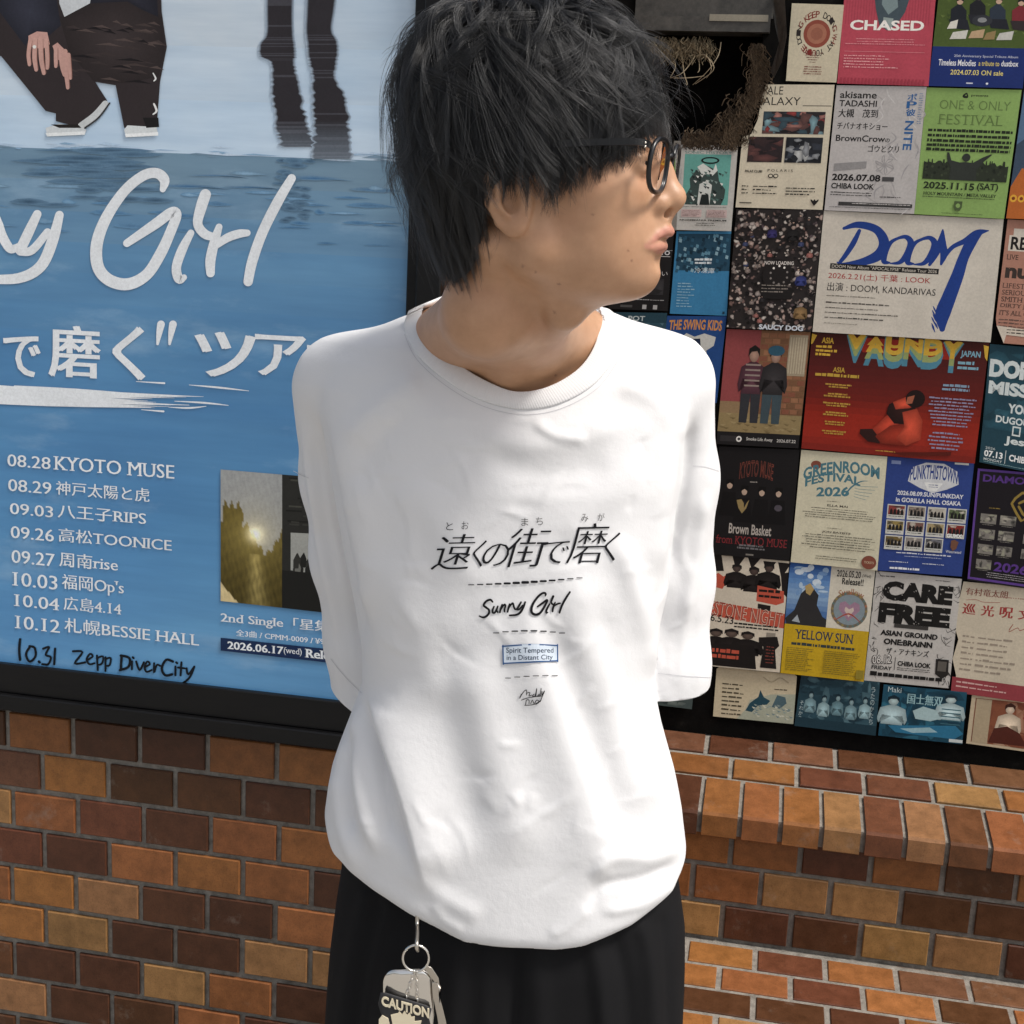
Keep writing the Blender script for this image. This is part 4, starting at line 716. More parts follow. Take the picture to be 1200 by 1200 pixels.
for i in range(11):
    x, y = .05 + .237 * (i % 4), .41 + .135 * (i // 4); p.rect(x, y, x + .215, y + .125, '#bfbfb8'); t = ['#7d3a36', '#8a7d72', '#a8a296', '#5a6648', '#8c7a48', '#6f5148', '#9c8c68', '#7d2c26', '#6b5a34', '#87807a', '#6a6a70'][i]
    p.photo(x + .012, y + .01, x + .203, y + .09, [t, '#1f1d1c', '#3b3835', '#b7b1a4', t], 14, .3, i)
    for k in range(4): p.poly([(x + .03 + k * .042, y + .09), (x + .035 + k * .042, y + .05), (x + .05 + k * .042, y + .035), (x + .062 + k * .042, y + .05), (x + .068 + k * .042, y + .09)], '#1b1a1a')
    p.greek(x + .02, y + .098, x + .195, y + .118, 1, '#4a4a48', jag=.1, seed=i)
p.text('GUMX', (.772, .63, .95, .665), '#e4e4e0', bold=.04); p.poly([(.83, .69), (.87, .68), (.92, .7), (.9, .76), (.86, .78), (.83, .75)], '#6d4a3a'); p.text('Waterweed', (.78, .775, .96, .80), '#d2d4d8'); p.greek(.2, .82, .86, .85, 1, '#c9ccd6', jag=.02); p.greek(.3, .85, .75, .87, 1, '#9aa3c0', jag=.02); p.greek(.12, .905, .36, .925, 1, '#c9ccd6', jag=.02); p.greek(.52, .905, .78, .925, 1, '#c9ccd6', jag=.02); p.greek(.14, .955, .5, .98, 1, '#d8dae0', fill=.8, jag=.02); fin(p, 'royal blue flyer with a grid of small band photos')
p = flyer([(1145.8, 548.7), (1235, 556), (1212, 690), (1133, 679)], '#171318'); V = '#54357d'
for x0, y0, x1, y1 in ((.0, .0, 1, .02), (0, .02, .03, .98), (0, .965, 1, .985)): p.rect(x0, y0, x1, y1, '#5a3d86')
p.text('DIAMOND', (.08, .045, .9, .11), V, bold=.03)
for q in ([(.5, .28), (.62, .18), (.95, .16)], [(.5, .28), (.66, .42), (.74, .36)], [(.6, .27), (.72, .23), (.9, .22)], [(.6, .3), (.76, .4), (.95, .25)]): p.stroke(q, [.02, .024, .02], '#8a7538', 2, p.w / p.h)
p.greek(.2, .33, .42, .35, 1, '#8a7538')
for i in range(7): x, y = .1 + .27 * (i % 2), .39 + .135 * (i // 2); p.photo(x, y, x + .22, y + .085, ['#77736c', '#a39d90', '#3a3735', '#1b1a1a', '#8d8c7a'], 14, .3, i + 40); p.greek(x + .03, y + .092, x + .2, y + .107, 1, '#77736c', jag=.1)
for i in range(3): x, y = .72, .4 + .13 * i; p.photo(x, y, 1, y + .085, ['#77736c', '#a39d90', '#3a3735', '#1b1a1a'], 12, .3, i + 60)
p.text('2026', (.36, .8, .85, .885), V, bold=.03); p.greek(.25, .9, .95, .955, 3, '#9a9698', center=True, jag=.1); fin(p, 'black flyer with a purple border headed DIAMOND at the right edge')
# sixth row
p = flyer([(818, 647.5), (925, 657), (913.7, 786.7), (808, 777)], '#c9c0ae'); r = random.Random(31); K = '#1b1716'; C = '#b5523f'
p.poly([(.16, 0), (.26, .0), (.3, .14), (.2, .15)], K)
for a, b, c in ((.38, .0, .12), (.55, .0, .1), (.72, .02, .12), (.88, .02, .14)): p.poly([(a, b), (a + .14, b), (a + .05, b + c)], K)
p.poly([(.92, .12), (1, .1), (1, .32), (.95, .28)], K); p.poly([(.18, .2), (.24, .16), (.3, .19), (.34, .17), (.33, .25), (.3, .3), (.22, .29), (.17, .26)], C)
for x, y, h in ((.44, .07, .34), (.63, .08, .36), (.79, .04, .36)): p.figure(x, y, h, K, '#4a3d38', K, w=.62, asp=p.w / p.h)
p.poly([(.68, .24), (.97, .27), (.98, .37), (.9, .4), (.68, .38)], C); p.greek(.70, .265, .95, .36, 2, K, fill=.6, jag=.1); p.poly([(.7, .4), (.84, .41), (.84, .47), (.7, .46)], K)
p.poly([(0, .40), (1, .47), (1, .60), (0, .53)], C); p.text('LIMESTONE NIGHT', (-.0, .425, .98, .565), '#c9c0ae', bold=.02, rot=.07); p.text('LIMESTONE NIGHT', (.0, .43, .975, .56), '#8e3d30', bold=-.005, rot=.07)
p.text('2026.5.23', (.03, .53, .45, .595), K, rot=.06, bold=.01); p.greek(.46, .585, .95, .64, 2, K, fill=.6, seed=3, jag=.05); p.rect(.82, .65, .92, .71, '#8d867a')
for x, y, h in ((.1, .66, .34), (.27, .66, .34), (.44, .65, .36), (.62, .66, .34)): p.figure(x, y, h, K, '#5a4c44', K, w=.85, asp=p.w / p.h)
p.poly([(0, .8), (.7, .78), (.74, .99), (0, .99)], K); p.greek(.12, .83, .55, .93, 2, C, fill=.75, seed=9, jag=.05); p.poly([(.74, .70), (.94, .68), (.97, .76), (.93, .8), (.96, .97), (.78, .97), (.8, .78), (.75, .76)], K); p.greek(.82, .77, .93, .94, 6, '#7c3d34', seed=4, center=True); fin(p, 'cream and black flyer with a red band reading LIMESTONE NIGHT')
p = flyer([(926, 658.5), (1025.7, 667), (1011.7, 797.6), (914.5, 787.2)], '#c9c4b4'); r = random.Random(33)
p.grad(0, 0, .49, .55, ['#2f5796', '#5b83b4', '#7f9dbd', '#4a6c9c', '#2c4468'])
for i in range(30): x, y = r.uniform(.05, .4), r.uniform(.03, .3); p.disc(x + .03, y, r.uniform(.02, .07), r.uniform(.01, .035), r.choice(['#a9bfd2', '#8fabc8', '#c3d0da', '#6d90bb']), 9)
p.poly([(.0, .5), (.1, .42), (.16, .27), (.22, .22), (.3, .21), (.37, .27), (.36, .36), (.44, .46), (.49, .48), (.49, .55), (.02, .55)], '#2c2b2c'); p.poly([(.2, .2), (.26, .17), (.31, .22), (.27, .28), (.22, .26)], '#a8905c'); p.poly([(.08, .52), (.14, .46), (.18, .53)], '#9aa2a8')
p.text('2026.05.20', (.56, .03, .84, .09), INK, bold=.015); p.text('(Wed)', (.86, .05, .96, .085), INK); p.text('Release!!', (.63, .095, .88, .155), INK, bold=.02); p.disc(.745, .375, .215, .16, '#6b6354', 26); p.disc(.745, .375, .185, .135, '#7d8a90', 24); p.poly([(.745, .475), (.62, .375), (.63, .32), (.69, .30), (.745, .335), (.80, .30), (.86, .32), (.87, .375)], '#96788a'); p.poly([(.745, .44), (.69, .38), (.7, .35), (.745, .37), (.79, .35), (.8, .38)], '#c3b3a8'); p.stroke([(.6, .47), (.745, .41), (.88, .47)], [.008, .014, .008], '#96483a', 5); p.text('Swallow', (.6, .215, .9, .27), '#96603f', arch=-.03)
for a in range(20): p.disc(.745 + .2 * cos(a * .314), .375 + .148 * sin(a * .314), .016, .012, r.choice(['#8a7b50', '#5d6e6a', '#9c6a50']), 7)
p.rect(0, .55, 1, 1, '#b8981f'); p.text('YELLOW SUN', (.14, .59, .82, .675), '#26344a', serif=True, bold=.015); p.greek(.1, .705, .88, .735, 1, '#2e3a3c', fill=.9, jag=.02); p.greek(.05, .755, .42, .97, 12, '#7d6d28', fill=.5, seed=5); p.greek(.5, .755, .93, .97, 12, '#7d6d28', fill=.5, seed=6); p.rect(.90, .9, .99, .98, '#8a7a2c'); fin(p, 'flyer with a yellow lower half reading YELLOW SUN and two pictures above')
p = flyer([(1026.8, 668.8), (1127, 678), (1111.8, 806), (1012.6, 797)], '#b9b6b0'); r = random.Random(35)
for i in range(40):
    x, y = r.choice([r.uniform(0, .12), r.uniform(.86, 1)]), r.random(); q = [(x, y)]
    for k in range(3): q.append((min(max(q[-1][0] + r.uniform(-.06, .06), 0), 1), min(max(q[-1][1] + r.uniform(-.05, .05), 0), 1)))
    p.stroke(q, [.003, .006, .005, .002], '#3b3937', 2, p.w / p.h)
p.greek(.05, .03, .3, .06, 1, '#5a5855'); p.greek(.7, .03, .95, .05, 1, '#5a5855'); p.text('CARE', (.10, .075, .92, .25), '#171615', bold=.07); p.text('FREE', (.08, .275, .92, .455), '#171615', bold=.07)
for i in range(46): x, y = r.uniform(.1, .9), r.uniform(.08, .45); q = r.uniform(.006, .022); p.poly([(x, y), (x + q, y + q * .3), (x + q * .6, y + q * .8)], '#a8a5a0')
p.rect(.28, .455, .68, .49, '#3a3836'); p.text('ASIAN GROUND', (.13, .52, .80, .57), '#191817', bold=.045); p.text('ONE:BRAiNN', (.18, .595, .75, .65), '#191817', bold=.045); p.text('ザ・アナキンズ', (.22, .675, .72, .735), '#191817', mincho=.04)
p.text('06.12', (.06, .745, .30, .835), '#191817', bold=.06, rot=-.1); p.text('06.12', (.07, .752, .29, .828), '#cfccc6', bold=.005, rot=-.1); p.text('FRIDAY', (.07, .85, .31, .885), '#191817', bold=.02); p.rect(.335, .76, .342, .88, '#191817'); p.text('CHIBA LOOK', (.37, .79, .76, .835), '#191817', bold=.04); p.greek(.37, .85, .76, .885, 2, '#3a3836', seed=2, jag=.03); p.poly([(.81, .74), (.96, .74), (.97, .88), (.9, .92), (.82, .88)], '#242220'); p.poly([(.84, .76), (.94, .76), (.94, .85), (.84, .85)], '#5a5650'); p.rect(.06, .905, .14, .945, '#191817'); p.greek(.15, .91, .94, .945, 1, '#191817', fill=1, seed=3, jag=.02); fin(p, 'white cracked-pattern flyer with the black words CARE FREE')
p = flyer([(1127, 681), (1222, 689), (1200, 822), (1114, 810)], '#c3b9a4', shape=[(.02, 0), (1, 0), (1, 1), (.0, 1), (.05, .85), (-.02, .7), (.03, .52), (-.05, .38)]); RD = '#963a38'
p.text('有村竜太朗', (.06, .05, .58, .115), '#7d4a40', mincho=.04); p.greek(.42, .1, .98, .125, 1, '#9a7468', jag=.02); p.stroke([(.08, .16), (.2, .15), (.3, .165), (.5, .155)], [.006] * 4, '#a5766a', 5); 
for i, t in enumerate('巡光呪文'): p.text(t, (.04 + .235 * i, .19, .20 + .235 * i, .285), RD, mincho=.06)
p.stroke([(.66, .38), (.7, .33), (.66, .4), (.76, .36), (.8, .38), (.9, .34)], [.007] * 6, '#96584a', 5); p.greek(.08, .47, .24, .82, 7, '#94897a', seed=4, jag=.05); p.greek(.28, .47, .8, .82, 7, '#94897a', seed=5); p.rect(.0, .86, 1, 1, '#8c3c42'); p.greek(.06, .89, .8, .97, 2, '#c9a49e', seed=3); fin(p, 'cream flyer with red brush characters and a torn left edge at the right')
# bottom row of old cards
CG = 'old picture cards along the foot of the board'
def card(p, label): return p.done('card', label, 'card', CG)
p = flyer([(838, 781), (934, 790), (929.6, 848), (835.6, 839)], '#c2b79b', shape=[(.02, .04), (.05, 0), (.97, .01), (1, .04), (1, 1), (0, 1)]); r = random.Random(41)
p.poly([(.45, .6), (.7, .45), (1, .4), (1, 1), (.3, 1), (.4, .8)], '#a3a896'); p.poly([(.40, .82), (.45, .66), (.55, .52), (.57, .38), (.62, .52), (.7, .58), (.66, .66), (.55, .7), (.48, .84)], '#244552'); p.poly([(.72, .7), (.78, .45), (.88, .48), (.9, .6), (.82, .72)], '#4a626a')
for i in range(40): x, y = r.uniform(.45, .95), r.uniform(.62, .95); p.poly([(x, y), (x + .05, y + .02), (x + .02, y + .04)], r.choice(['#c9cab8', '#8b9a94', '#b5b8a6', '#6e858a']))
p.greek(.1, .3, .38, .98, 8, '#4a4436', seed=6, jag=.25); p.greek(.74, .32, .96, .38, 1, '#4a4436'); p.stroke([(.6, .12), (.7, .2), (.8, .1), (.9, .18)], [.02] * 4, '#a3987f', 5); card(p, 'yellowed card with a dark sea creature leaping out of water')
def group_card(px, cols, fig, label, txt=None, n=5):
    p = flyer(px, cols[0]); p.photo(0, 0, 1, 1, cols, 90, .14, len(label)); 
    for i in range(n): p.figure(.16 + .68 * i / (n - 1) , .30 + .05 * (i % 2), .66, fig[i % len(fig)], '#86a0a4', cols[1], w=.34, asp=p.w / p.h)
    return p
p = group_card([(939, 790), (1031, 799), (1026, 861), (930.8, 849.8)], ['#284551', '#152a34', '#34525d', '#1d3640', '#4d6b74'], ['#6f8d94', '#86a3a8', '#5d7c84'], 'teal group')
for k, t in enumerate('うたのかたち'): p.text(t, (.9, .1 + .12 * k, .95, .2 + .12 * k), '#a9bcbe')
for k, t in enumerate('それから'): p.text(t, (.03, .5 + .1 * k, .08, .58 + .1 * k), '#a9bcbe')
p.rect(0, .82, 1, 1, '#1d3742'); card(p, 'dark teal card of a row of people standing in water')
p = flyer([(1035.5, 801.8), (1132.8, 810.5), (1127, 870.7), (1029, 861)], '#1d4a5e'); p.photo(0, 0, 1, 1, ['#1d4a5e', '#123442', '#2c6478', '#0f2b38'], 60, .2, 5); p.figure(.14, .2, .9, '#9cb3b6', '#a9bfc0', '#0f2530', w=.6, asp=p.w / p.h); p.figure(.82, .08, .8, '#a5babc', '#b1c4c4', '#0f2530', w=.7, asp=p.w / p.h)
for i in range(5): p.rect(.72, .35 + i * .07, .95, .37 + i * .07, '#38606c')
p.poly([(.38, .45), (.5, .35), (.66, .4), (.72, .55), (.6, .62), (.42, .6)], '#9fb8ba'); p.poly([(.1, .78), (.9, .66), (1, .8), (.9, .92), (.2, .9)], '#2b6c8c'); p.poly([(.25, .82), (.6, .74), (.7, .82), (.4, .88)], '#8fb0b8'); p.text('Maki', (.06, .03, .22, .13), '#b9c9ca'); p.text('国士無双', (.3, .12, .72, .32), '#8fb3b8', mincho=.05); p.rect(.84, .92, 1, .98, '#c3cccb'); card(p, 'bright teal card with two people bent over a table')
p = flyer([(1138.8, 814), (1240, 824), (1232, 884), (1131.8, 870)], '#b5a68c'); p.photo(.05, .05, .95, .95, ['#7d4a34', '#94705a', '#5d2f22', '#b59a80', '#6d3d2c'], 60, .2, 6); p.rect(.06, .06, .24, .95, '#a3947a'); p.figure(.46, .1, 1.0, '#c2b29c', '#cdb9a3', '#3a1d16', w=.5, asp=p.w / p.h); p.poly([(.3, .62), (.45, .55), (.6, .66), (.7, .9), (.25, .92)], '#4a2118'); p.greek(.62, .1, 1, .4, 4, '#8c2f24', fill=.6); card(p, 'sepia brown card of a man, at the right edge')
p = flyer([(748, 783), (815, 789), (811, 830), (742, 822)], '#44504f'); p.photo(.03, .05, .97, .95, ['#44504f', '#2c3536', '#66706c', '#39423f'], 40, .25, 9); card(p, 'dim grey card mostly hidden below the white sleeve')

# ---------------------------------------------------------------- the person: modelled as a distance field, then meshed as one continuous surface
class Grid:
    def __init__(s, xs, ys, zs):
        s.a = [np.asarray(q, np.float32) for q in (xs, ys, zs)]; s.f = np.full([len(q) for q in s.a], .2, np.float32)
    def sub(s, lo, hi, m):
        sl = [slice(max(int(np.searchsorted(q, lo[i] - m)) - 1, 0), int(np.searchsorted(q, hi[i] + m)) + 1) for i, q in enumerate(s.a)]
        X = [q[sl[i]] for i, q in enumerate(s.a)]; return tuple(sl), X[0][:, None, None], X[1][None, :, None], X[2][None, None, :]
    def add(s, lo, hi, fn, k=.01, cut=False):
        sl, X, Y, Z = s.sub(lo, hi, (np.max(k) if hasattr(k, '__len__') else k) * 1.2 + .012); v = fn(X, Y, Z); a = s.f[sl]
        if callable(k): k = k(X, Y, Z)
        if cut: v = -v; h = np.clip(.5 - .5 * (v - a) / k, 0, 1); s.f[sl] = v * (1 - h) + a * h + k * h * (1 - h)
        else: h = np.clip(.5 + .5 * (v - a) / k, 0, 1); s.f[sl] = v * (1 - h) + a * h - k * h * (1 - h)
    def cap(s, p, q, r0, r1=None, k=.01, cut=False):
        p, q = np.asarray(p, np.float32), np.asarray(q, np.float32); r1 = r0 if r1 is None else r1; R = max(r0, r1); d = q - p; dd = float(d @ d) + 1e-12
        def fn(X, Y, Z):
            t = np.clip(((X - p[0]) * d[0] + (Y - p[1]) * d[1] + (Z - p[2]) * d[2]) / dd, 0, 1)
            return np.sqrt((X - p[0] - d[0] * t) ** 2 + (Y - p[1] - d[1] * t) ** 2 + (Z - p[2] - d[2] * t) ** 2) - (r0 + (r1 - r0) * t)
        s.add(np.minimum(p, q) - R, np.maximum(p, q) + R, fn, k, cut)
    def ell(s, c, M, r, k=.01, cut=False):
        """ellipsoid, centre c, rows of M its axes, radii r"""
        c = np.asarray(c, np.float32); M = np.asarray(M, np.float32); R = max(r)
        def fn(X, Y, Z):
            q = [((X - c[0]) * m[0] + (Y - c[1]) * m[1] + (Z - c[2]) * m[2]) for m in M]
            k0 = np.sqrt(sum((a / b) ** 2 for a, b in zip(q, r))) + 1e-9; k1 = np.sqrt(sum((a / (b * b)) ** 2 for a, b in zip(q, r))) + 1e-9
            return k0 * (k0 - 1) / k1
        s.add(c - R, c + R, fn, k, cut)
    def mesh(s):
        """surface nets"""
        f = s.f; inside = f < 0; n = f.shape
        c8 = [(i, j, k) for i in (0, 1) for j in (0, 1) for k in (0, 1)]
        cnt = np.zeros([q - 1 for q in n], np.uint8)
        for i, j, k in c8: cnt += inside[i:n[0] - 1 + i, j:n[1] - 1 + j, k:n[2] - 1 + k]
        I, J, K = np.nonzero((cnt > 0) & (cnt < 8)); idx = np.full(cnt.shape, -1, np.int32); idx[I, J, K] = np.arange(len(I))
        val = {c: f[I + c[0], J + c[1], K + c[2]] for c in c8}; acc = np.zeros((len(I), 3)); num = np.zeros(len(I))
        for a in c8:
            for ax in range(3):
                if a[ax] == 0:
                    b = list(a); b[ax] = 1; va, vb = val[a], val[tuple(b)]; m = (va < 0) != (vb < 0); t = np.where(m, va / np.where(m, va - vb, 1), 0)
                    p = np.tile(np.array(a, float), (len(I), 1)); p[:, ax] = t; acc += p * m[:, None]; num += m
        acc /= num[:, None]; V = np.empty_like(acc)
        for d, ix in enumerate((I, J, K)): q = s.a[d]; V[:, d] = q[ix] + (q[ix + 1] - q[ix]) * acc[:, d]
        F = []
        for ax in range(3):
            o1, o2 = (ax + 1) % 3, (ax + 2) % 3
            a = [slice(None)] * 3; b = [slice(None)] * 3; a[ax] = slice(0, -1); b[ax] = slice(1, None); A_, B_ = inside[tuple(a)], inside[tuple(b)]
            P = np.argwhere(A_ != B_); P = P[(P[:, o1] > 0) & (P[:, o2] > 0) & (P[:, o1] < n[o1] - 1) & (P[:, o2] < n[o2] - 1)]
            if not len(P): continue
            q = []
            for d1, d2 in ((1, 1), (0, 1), (0, 0), (1, 0)):
                Q = P.copy(); Q[:, o1] -= d1; Q[:, o2] -= d2; q.append(idx[Q[:, 0], Q[:, 1], Q[:, 2]])
            q = np.stack(q, 1); fl = ~A_[P[:, 0], P[:, 1], P[:, 2]]; q[fl] = q[fl][:, ::-1]; F.append(q)
        return V, np.concatenate(F)
    def sample(s, P):
        P = np.asarray(P, float); o = []
        w = []
        for d in range(3):
            q = s.a[d].astype(float); i = np.clip(np.searchsorted(q, P[:, d]) - 1, 0, len(q) - 2); w.append((i, np.clip((P[:, d] - q[i]) / (q[i + 1] - q[i]), 0, 1)))
        r = 0
        for a in (0, 1):
            for b in (0, 1):
                for c in (0, 1): r = r + s.f[w[0][0] + a, w[1][0] + b, w[2][0] + c] * (w[0][1] if a else 1 - w[0][1]) * (w[1][1] if b else 1 - w[1][1]) * (w[2][1] if c else 1 - w[2][1])
        return r
def np_mesh(name, V, F):
    me = bpy.data.meshes.new(name); me.vertices.add(len(V)); me.vertices.foreach_set('co', np.asarray(V, np.float32).ravel())
    me.loops.add(F.size); me.loops.foreach_set('vertex_index', F.ravel().astype(np.int32)); me.polygons.add(len(F)); me.polygons.foreach_set('loop_start', np.arange(0, F.size, F.shape[1], dtype=np.int32))
    me.update(calc_edges=True); me.validate(); return me
def relax(V, F, it, lock=None):
    """Laplacian smoothing of a quad mesh"""
    E_ = np.concatenate([F[:, [0, 1]], F[:, [1, 2]], F[:, [2, 3]], F[:, [3, 0]]])
    for _ in range(it):
        S = np.zeros_like(V); c = np.zeros(len(V))
        for d in range(3): S[:, d] = np.bincount(E_[:, 0], V[E_[:, 1], d], len(V)) + np.bincount(E_[:, 1], V[E_[:, 0], d], len(V))
        c = np.bincount(E_[:, 0], minlength=len(V)) + np.bincount(E_[:, 1], minlength=len(V)); N = S / np.maximum(c, 1)[:, None]
        V = V + (N - V) * (.6 if lock is None else .6 * lock[:, None])
    return V
def vnormals(V, F):
    n = np.cross(V[F[:, 2]] - V[F[:, 0]], V[F[:, 3]] - V[F[:, 1]]); N = np.zeros_like(V)
    for k in range(4):
        for d in range(3): N[:, d] += np.bincount(F[:, k], n[:, d], len(V))
    return N / (np.linalg.norm(N, axis=1)[:, None] + 1e-12)
def to_px(V):
    d = V - ORG; z = d @ FWD; return np.stack([600 + FPX * (d @ RGT) / z, 600 + FPX * (d @ DWN) / z], 1)
def axis(*seg):
    o = []
    for a, b, st in seg: o.append(np.arange(a, b - st * .3, st))
    return np.concatenate(o + [[seg[-1][1]]])

# ---- torso of the shirt: half widths, depth and hem, front view traced at the body's own distance
def edge(pts, Y=1.36): q = np.array([on_y(x, y, Y) for y, x in pts]); i = np.argsort(q[:, 2]); return q[i, 2], q[i, 0]
EL = edge([(356, 505), (364, 492), (372, 470), (385, 438), (400, 402), (420, 385), (450, 374), (480, 374), (560, 388), (640, 402), (700, 414), (760, 424), (800, 424), (830, 414), (860, 402), (900, 388), (950, 380), (1000, 382), (1030, 388), (1060, 398), (1120, 420)])
ER = edge([(356, 700), (364, 712), (372, 732), (385, 760), (400, 790), (420, 800), (450, 804), (480, 806), (560, 800), (592, 793), (640, 788), (690, 782), (731, 773), (780, 768), (817, 769), (850, 776), (900, 790), (950, 800), (1000, 806), (1040, 808), (1068, 803), (1120, 785)])
zy = lambda y: float(on_y(600, y, 1.36)[2])
DZ = np.array([zy(y) for y in (1130, 1050, 950, 800, 650, 560, 480, 440, 410, 385, 362, 350)]); DBv = np.array([.130, .140, .140, .128, .122, .120, .114, .104, .092, .074, .050, .035])
DCY = np.array([1.385, 1.385, 1.384, 1.378, 1.372, 1.370, 1.372, 1.374, 1.376, 1.38, 1.384, 1.386])
hp = np.array([on_y(x, y, 1.26) for x, y in ((360, 1018), (384, 1036), (400, 1046), (450, 1064), (500, 1086), (545, 1105), (600, 1111), (650, 1115), (680, 1112), (740, 1098), (800, 1072), (830, 1052))]); HX, HZ = hp[:, 0], hp[:, 2]
def torso(X, Y, Z, inset=0.0, zlo=None):
    xl, xr = np.interp(Z, *EL), np.interp(Z, *ER); cx, a = (xl + xr) / 2, (xr - xl) / 2 - inset; b = np.interp(Z, DZ, DBv) - inset; cy = np.interp(Z, DZ, DCY)
    q = (np.abs((X - cx) / a) ** 2.5 + np.abs((Y - cy) / b) ** 2.5 + 1e-9) ** .4; d = (q - 1) * np.minimum(a, b)
    top = Z - zy(352) + inset; return np.maximum(d, top)
def smax(a, b, k): h = np.clip(.5 - .5 * (b - a) / k, 0, 1); return b * (1 - h) + a * h + k * h * (1 - h)

# ---- the head's own frame: E between the ears, HF forward (turned to the photograph's right), HS towards the near side, up
ha = radians(73); HF = np.array([sin(ha), -cos(ha), 0]); HS = np.array([-cos(ha), -sin(ha), 0]); HU = np.array([0, 0, 1.])
E0 = on_y(612, 243, 1.11) - HS * .072
H = lambda f, l, u: E0 + HF * f + HS * l + HU * u
HM = np.array([HF, HS, HU])
nb = on_y(598, 440, 1.350); notch = on_y(607, 452, 1.291)
g = Grid(axis((-.36, -.13, .007), (-.13, .165, .0016), (.165, .34, .007)), axis((1.03, 1.30, .0016), (1.30, 1.66, .006)), axis((0, .88, .02), (.88, 1.30, .009), (1.30, 1.70, .0016)))
# legs, trunk, arms, hands under the clothes
for sx in (-1, 1):
    hip, knee, ank = (.01 + sx * .085, 1.39, .86), (.01 + sx * .095, 1.38, .47), (.01 + sx * .10, 1.40, .09)
    g.cap(hip, knee, .082, .058, .03); g.cap(knee, ank, .056, .04, .02); g.ell((ank[0] + sx * .012, ank[1] - .06, .045), np.eye(3), (.045, .13, .045), .03)
g.add((-.26, 1.22, .84), (.24, 1.52, 1.46), lambda X, Y, Z: np.maximum(torso(X, Y, Z, .024), .86 - Z), .02)
SHL, SHR = on_y(403, 462, 1.400), on_y(776, 462, 1.400)
for sgn, sh, el, wr in ((-1, SHL, on_y(436, 772, 1.495), (-.06, 1.575, .965)), (1, SHR, on_y(768, 765, 1.472), (.05, 1.578, .945))):
    wr = np.array(wr); md = (np.array(sh) * .45 + np.array(el) * .55) + (0, .012, 0); g.cap(sh, md, .038, .035, .02); g.cap(md, el, .035, .032, .01); g.cap(el, wr, .036, .025, .012)
    dr = np.array([-sgn * .86, .1, -.5]); dr = dr / np.linalg.norm(dr); pc = wr + dr * .05; up_ = np.array([0, 0, 1.]); sd_ = np.cross(dr, [0, 1, 0]); sd_ /= np.linalg.norm(sd_)
    g.ell(pc, np.array([dr, sd_, np.cross(dr, sd_)]), (.05, .038, .015), .01)
    for k, L in enumerate((.062, .072, .068, .052)):
        a = pc + dr * .038 + sd_ * (-.027 + .018 * k); b = a + dr * L * .55 + np.array([0, .006, -.004]); c = b + dr * L * .4 + np.array([0, -.012, -.012]); g.cap(a, b, .0085, .008, .004); g.cap(b, c, .008, .0068, .004)
    a = pc - dr * .02 - sd_ * .03; b = a + dr * .03 - sd_ * .022; g.cap(a, b, .0105, .0095, .006); g.cap(b, b + dr * .03 - sd_ * .004, .0095, .008, .004)
# neck, its two long muscles, trapezius, collar bones
g.cap(H(-.022, .004, -.02), nb + (0, .01, 0), .049, .055, .02)
g.cap(nb + (0, .012, 0), nb + (0, .03, -.08), .060, .09, .05)
g.cap(H(-.03, .052, -.03), notch + (-.010, .008, .0), .0175, .012, .016); g.cap(H(-.03, -.048, -.03), notch + (.014, .016, .0), .0175, .011, .012)
g.cap(H(.02, 0, -.085), notch + (.004, .020, .03), .018, .014, .02)
for sh in (SHL, SHR):
    tz = on_y(507 if sh[0] < 0 else 697, 404, 1.385); g.cap(H(-.05, 0, -.09), tz, .036, .031, .025); g.cap(tz, np.array(sh) + (0, .012, -.020), .026, .016, .02); g.cap(notch + ((sh[0] - notch[0]) * .12, .012, -.002), notch + ((sh[0] - notch[0]) * .62, .07, .018), .0075, .008, .016)
# skull and face
g.ell(H(-.005, 0, .055), HM, (.092, .074, .082), .02)
g.ell(H(.036, 0, 0), HM, (.060, .058, .076), .03)
for sl in (-1, 1):
    g.cap(H(.074, sl * .012, -.048), H(.008, sl * .051, -.034), .0165, .017, .024); g.cap(H(.008, sl * .051, -.034), H(-.004, sl * .062, .02), .016, .014, .02)
    g.ell(H(.053, sl * .036, .014), HM, (.036, .028, .036), .02); g.ell(H(.053, sl * .030, -.026), HM, (.0315, .026, .033), .020)
g.ell(H(.03, 0, -.048), HM, (.055, .040, .024), .022)
g.ell(H(.0835, 0, -.0490), HM, (.0185, .020, .0175), .012)
g.ell(H(.0775, 0, -.020), HM, (.0265, .0300, .028), .018)
for sl in (-1, 1): g.ell(H(.108, sl * .031, .042), HM, (.022, .019, .014), .016, cut=True)
g.cap(H(.0910, 0, .054), H(.0970, 0, .036), .0085, .0090, .012); g.cap(H(.0975, 0, .036), H(.1095, 0, .0160), .0090, .0102, .012)
g.ell(H(.1075, 0, .0145), HM, (.0120, .0115, .0098), .008)
g.cap(H(.1085, 0, .0085), H(.1030, 0, .0025), .0058, .006, .006)
for sl in (-1, 1):
    g.ell(H(.0955, sl * .0130, .0088), HM, (.0142, .0080, .0090), .0065); g.cap(H(.086, sl * .020, .006), H(.079, sl * .030, -.012), .002, .002, .010)
for sl in (-1, 1): g.ell(H(.1062, sl * .0078, .0014), HM, (.0072, .0042, .0046), .0016, cut=True)
g.cap(H(.1042, 0, .002), H(.1022, 0, -.009), .0062, .0062, .007)
for sl in (-1, 1): g.cap(H(.1022, sl * .006, .001), H(.1002, sl * .009, -.009), .0056, .0056, .007)
for sl in (-1, 1): g.ell(H(.1072, sl * .0082, .0022), HM, (.0066, .0040, .0046), .0016, cut=True)
